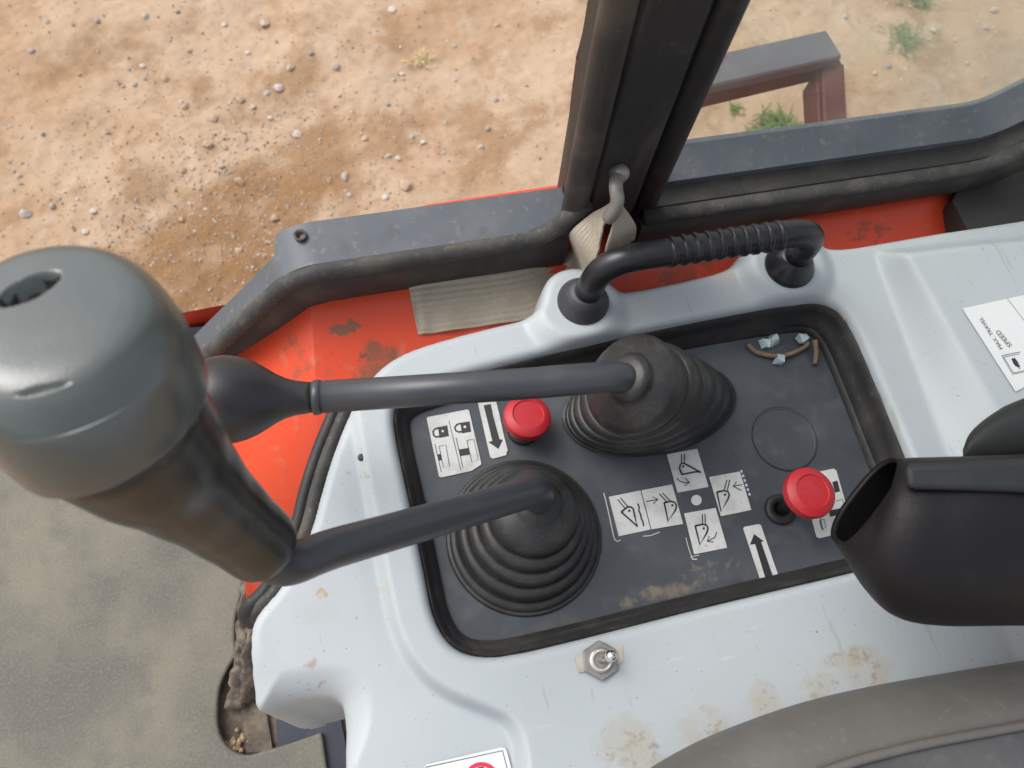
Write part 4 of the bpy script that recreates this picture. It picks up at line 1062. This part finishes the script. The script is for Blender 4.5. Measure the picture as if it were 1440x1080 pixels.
for i, q in enumerate(v):
    if i < nl_ * 60: continue
    e = in_mark(q, (40, 406), (.90, -.43), 50, 15)
    if e > 0: dent[i] = .007 * min(1, e * 3)
    else:
        e = in_mark(q, (60, 547), (.97, -.24), 40, 5.5)
        if e > 0: dent[i] = .0012 * min(1, e * 2)
tearset = {i for i, q in enumerate(v) if i >= nl_ * 60 and in_mark(q, (40, 406), (.90, -.43), 46, 12) > 0}
for i, d in dent.items(): v[i] = v[i] - ax * d
M_tear = pmat('torn_grip_inside', (0.020, 0.017, 0.017), .9, [(300, .5, .7, (0.06, 0.05, 0.05), .5)])
mi = [1 if len(q) == 4 and sum(k in tearset for k in q) >= 2 else 0 for q in f]
cap = mesh_obj('grip_cap', v, f, None, joy, mats=[M_cap, M_tear], mat_idx=mi); cap['label'] = 'glossy dark grey grip cap with a split in its top'

# blade lever, far
bb = P(915, 572, .0); bt = PD(884, 532, .525)
bl = thing('blade_lever', 'far lever with straight grey rod, black ball knob and forward-leaning ribbed boot', 'lever', bb)
bax = np.array((-.62, .05, .80))
top_c = PD(884, 531, .518)
mesh_obj('boot', *bellows(bb, top_c, .072, .041, .017, 4, tilt=(-.70, .10, .72), amp=.0090, disc_r=.0360, collar=.0135), M_rubber, bl)
r0 = top_c - np.array((-.75, .10, .72)) * .014
rp2 = round_corner([r0, PD(868, 529, .508), PD(720, 541, .502), PD(440, 559, .490)], .02, 8)
mesh_obj('rod', *tube(rp2, .0103, 24), M_rod, bl)
ke = PD(440, 559, .490); kd = PD(310, 562, .482) - ke; kl = np.linalg.norm(kd)
kd /= kl
mesh_obj('rod_collar', *disc(ke + kd * .0005, kd, [(-.006, .0100), (-.005, .0112), (-.0012, .0112), (0, .0095)], 24), M_rod, bl)
mesh_obj('ball_knob', *disc(ke, kd, [(0, .006), (.0003, .0096), (.004, .0100), (.010, .0108), (.016, .0124), (.022, .0152), (.028, .0190), (.034, .0226), (.040, .0252), (.046, .0268), (.052, .0274), (.058, .0270), (.064, .0254), (.070, .0222), (.075, .0176), (.079, .0112), (.0806, .004)], 40), M_ball, bl)

# ================================================================== RED LOCK KNOBS
def lock_knob(label, bpx, kpx, hz, rad):
    b = P(*bpx, 0); k = P(*kpx, hz)
    t = thing('lock_knob', label, 'knob', b, 'red lever lock knobs')
    mesh_obj('flange', *disc(b, (0, 0, 1), [(0, .0125), (.003, .0123), (.004, .0112), (.0042, .0062), (.001, .0058)], 28), M_black, t)
    d = k - b; d /= np.linalg.norm(d)
    mesh_obj('shaft', *tube([b + d * .0005, k], .0042, 14), M_black, t)
    mesh_obj('cap', *disc(k, d, [(-.006, .004), (-.006, rad * .8), (-.003, rad * .97), (.001, rad), (.004, rad * .97), (.0062, rad * .84), (.0072, rad * .66), (.0062, rad * .62), (.0066, rad * .3), (.0066, .0008)], 40), M_red, t, sharp=28)
lock_knob('near round red knob on a black flange, beside the blanking plug', (1096, 717), (1137, 694), .048, .0196)
lock_knob('far round red knob close to the far ribbed boot, partly under its rod', (735, 606), (741, 588), .022, .0190)

# ================================================================== LOOSE BITS IN THE PANEL
M_bit = bpy.data.materials.new('broken_glass'); M_bit.use_nodes = True
b_ = M_bit.node_tree.nodes['Principled BSDF']; b_.inputs['Base Color'].default_value = (.66, .82, .84, 1); b_.inputs['Roughness'].default_value = .12; b_.inputs['Transmission Weight'].default_value = .35; b_.inputs['IOR'].default_value = 1.5
bits = [(1075, 484, .0058, 'clear cube of broken glass at the front end of the twig'), (1087, 479, .0062, 'bluish crumb of broken glass, middle of the three behind the curved twig'),
        (1126, 478, .0052, 'greenish crumb of broken glass near the panel corner'), (1096, 506, .0060, 'bright crumb of broken glass on the near side of the twig')]
for i, (px, py, s, lab) in enumerate(bits):
    r = np.random.default_rng(50 + i); p = P(px, py, s * .5)
    base = np.array([(-1, -1, -1), (1, -1, -1), (1, 1, -1), (-1, 1, -1), (-1, -1, 1), (1, -1, 1), (1, 1, 1), (-1, 1, 1)], float) * s * .62 + r.normal(size=(8, 3)) * s * .18
    a = r.uniform(0, 3); Rm = np.array(((math.cos(a), -math.sin(a), 0), (math.sin(a), math.cos(a), 0), (0, 0, 1)))
    v = base.dot(Rm.T); v[:, 2] -= v[:, 2].min(); v = v + np.array((p[0], p[1], .0006))
    tag(mesh_obj('glass_fragment', v, [(3, 2, 1, 0), (4, 5, 6, 7), (0, 1, 5, 4), (1, 2, 6, 5), (2, 3, 7, 6), (3, 0, 4, 7)], M_bit, smooth=False), lab, 'glass', 'broken glass crumbs in the panel corner')
tw = catmull([P(1052, 484, .004), P(1062, 494, .004), P(1082, 500, .004), P(1108, 499, .004), P(1130, 489, .004), P(1137, 482, .005)], 5)
tag(mesh_obj('twig', *tube(tw, .0021, 8, True, .0024), M_twig), 'curved brown twig among broken glass in the far corner of the panel', 'twig')
tag(mesh_obj('twig', *tube(catmull([P(1146, 478, .012), P(1148, 495, .006), P(1146, 512, .003)], 4), .0022, 8), M_twig), 'short straight twig leaning against the trim in the panel corner', 'twig')

# ================================================================== ARMREST
arm = thing('armrest', 'black moulded armrest shell with hollow open front end over the console', 'armrest', P(1420, 760, .05))
def asec(c, maj, mn, d, dh, n=40, e=.8):
    """loop: centre px c, half axes maj/mn in px, depth d, depth half axis dh"""
    out = []
    for a in np.linspace(0, 2 * math.pi, n, endpoint=False):
        ca, sa = math.cos(a), math.sin(a); ca = math.copysign(abs(ca) ** e, ca); sa = math.copysign(abs(sa) ** e, sa)
        out.append(PD(c[0] + maj[0] * ca + mn[0] * sa, c[1] + maj[1] * ca + mn[1] * sa, d + dh * sa * -1))
    return out
DA = .44
secs = [asec((1222, 706), (42, -52), (-17, -14), DA, -.024), asec((1232, 716), (38, -64), (-10, -10), DA, -.029), asec((1246, 738), (24, -86), (-2, -5), DA, -.036), asec((1272, 755), (12, -104), (0, 0), DA, -.042),
        asec((1320, 761), (2, -111), (0, 0), DA, -.045), asec((1440, 759), (0, -113), (0, 0), DA, -.046), asec((1700, 752), (0, -118), (0, 0), DA + .02, -.046)]
nsec = catmull([np.array(q) for q in secs], 7)
v, f = loft([list(q) for q in nsec], False, True)
sh = mesh_obj('shell', v, f, M_arm, arm, sharp=60); so = sh.modifiers.new('s', 'SOLIDIFY'); so.thickness = .003; so.offset = -1
# flat upper strip, sky reflection painted as paler grey, and the pad behind it
stp = [[PD(a, b, d) for a, b, d in row] for row in (((1272, 652, .398), (1276, 688, .394), (1276, 688, .402), (1272, 652, .41)), ((1440, 645, .395), (1440, 693, .390), (1440, 693, .40), (1440, 645, .41)), ((1700, 634, .40), (1700, 700, .395), (1700, 700, .41), (1700, 634, .42)))]
ts = mesh_obj('top_strip', *loft(stp), M_arm2, arm, sharp=40); bv = ts.modifiers.new('b', 'BEVEL'); bv.width = .0035; bv.segments = 3
ps = []
for t, (cx, cy, hx_, hy) in enumerate(((1354, 642, 3, 14), (1366, 632, 4, 34), (1400, 618, 4, 52), (1450, 605, 4, 66), (1700, 540, 4, 110))):
    ps.append(asec((cx, cy), (0, -hy * .75), (0, 0), .50, -.03 - .0 * t, 24, .7))
ps = [list(q) for q in catmull([np.array(q) for q in ps], 6)]
mesh_obj('rear_pad', *loft(ps), M_arm2, arm, sharp=60)
mesh_obj('mounting_bracket', *prism([P(1428, 905, .03), P(1450, 860, .03), P(1500, 860, .03), P(1500, 925, .03)], -.02, .09), M_black, arm, smooth=False)

# ================================================================== SEAT
seat_px = [(900, 1105), (935, 1078), (1000, 1042), (1075, 1011), (1150, 986), (1240, 965), (1330, 949), (1440, 931), (1600, 908)]
SZ = .085
e_ = [P(a, b, SZ) for a, b in seat_px]; e_ = [np.asarray(q) for q in catmull(e_, 6)]
seat = thing('operator_seat', 'grey vinyl operator seat corner with piped edge overlapping the console', 'seat', P(1300, 1150, -.05))
# outline: visible curved edge, then closed far behind the picture
n_e = len(e_)
def inward(i):
    t = e_[min(i + 1, n_e - 1)] - e_[max(i - 1, 0)]; t = t / np.linalg.norm(t); return np.array((t[1], -t[0], 0))
def edge_row(off, zz_): return [e_[i] + inward(i) * off + np.array((0, 0, zz_ - SZ)) for i in range(n_e)]
prof_s = [(.008, .040), (.002, .055), (.0, .070), (.002, .085), (.008, .098), (.018, .107), (.027, .111), (.031, .1105)]
rows = [edge_row(a, b) for a, b in prof_s]
v, f = loft(rows, False, False, closed=False)
mesh_obj('side_bolster', v, [q[::-1] for q in f], M_bolster, seat)
mesh_obj('piping', *tube(edge_row(.033, .1125), .0028, 10), M_bolster, seat)
rows2 = [edge_row(a, b) for a, b in ((.031, .109), (.036, .1105), (.05, .113), (.08, .118), (.13, .122), (.2, .122), (.34, .118))]
v, f = loft(rows2, False, False, closed=False)
mesh_obj('cushion', v, [q[::-1] for q in f], M_seat, seat)
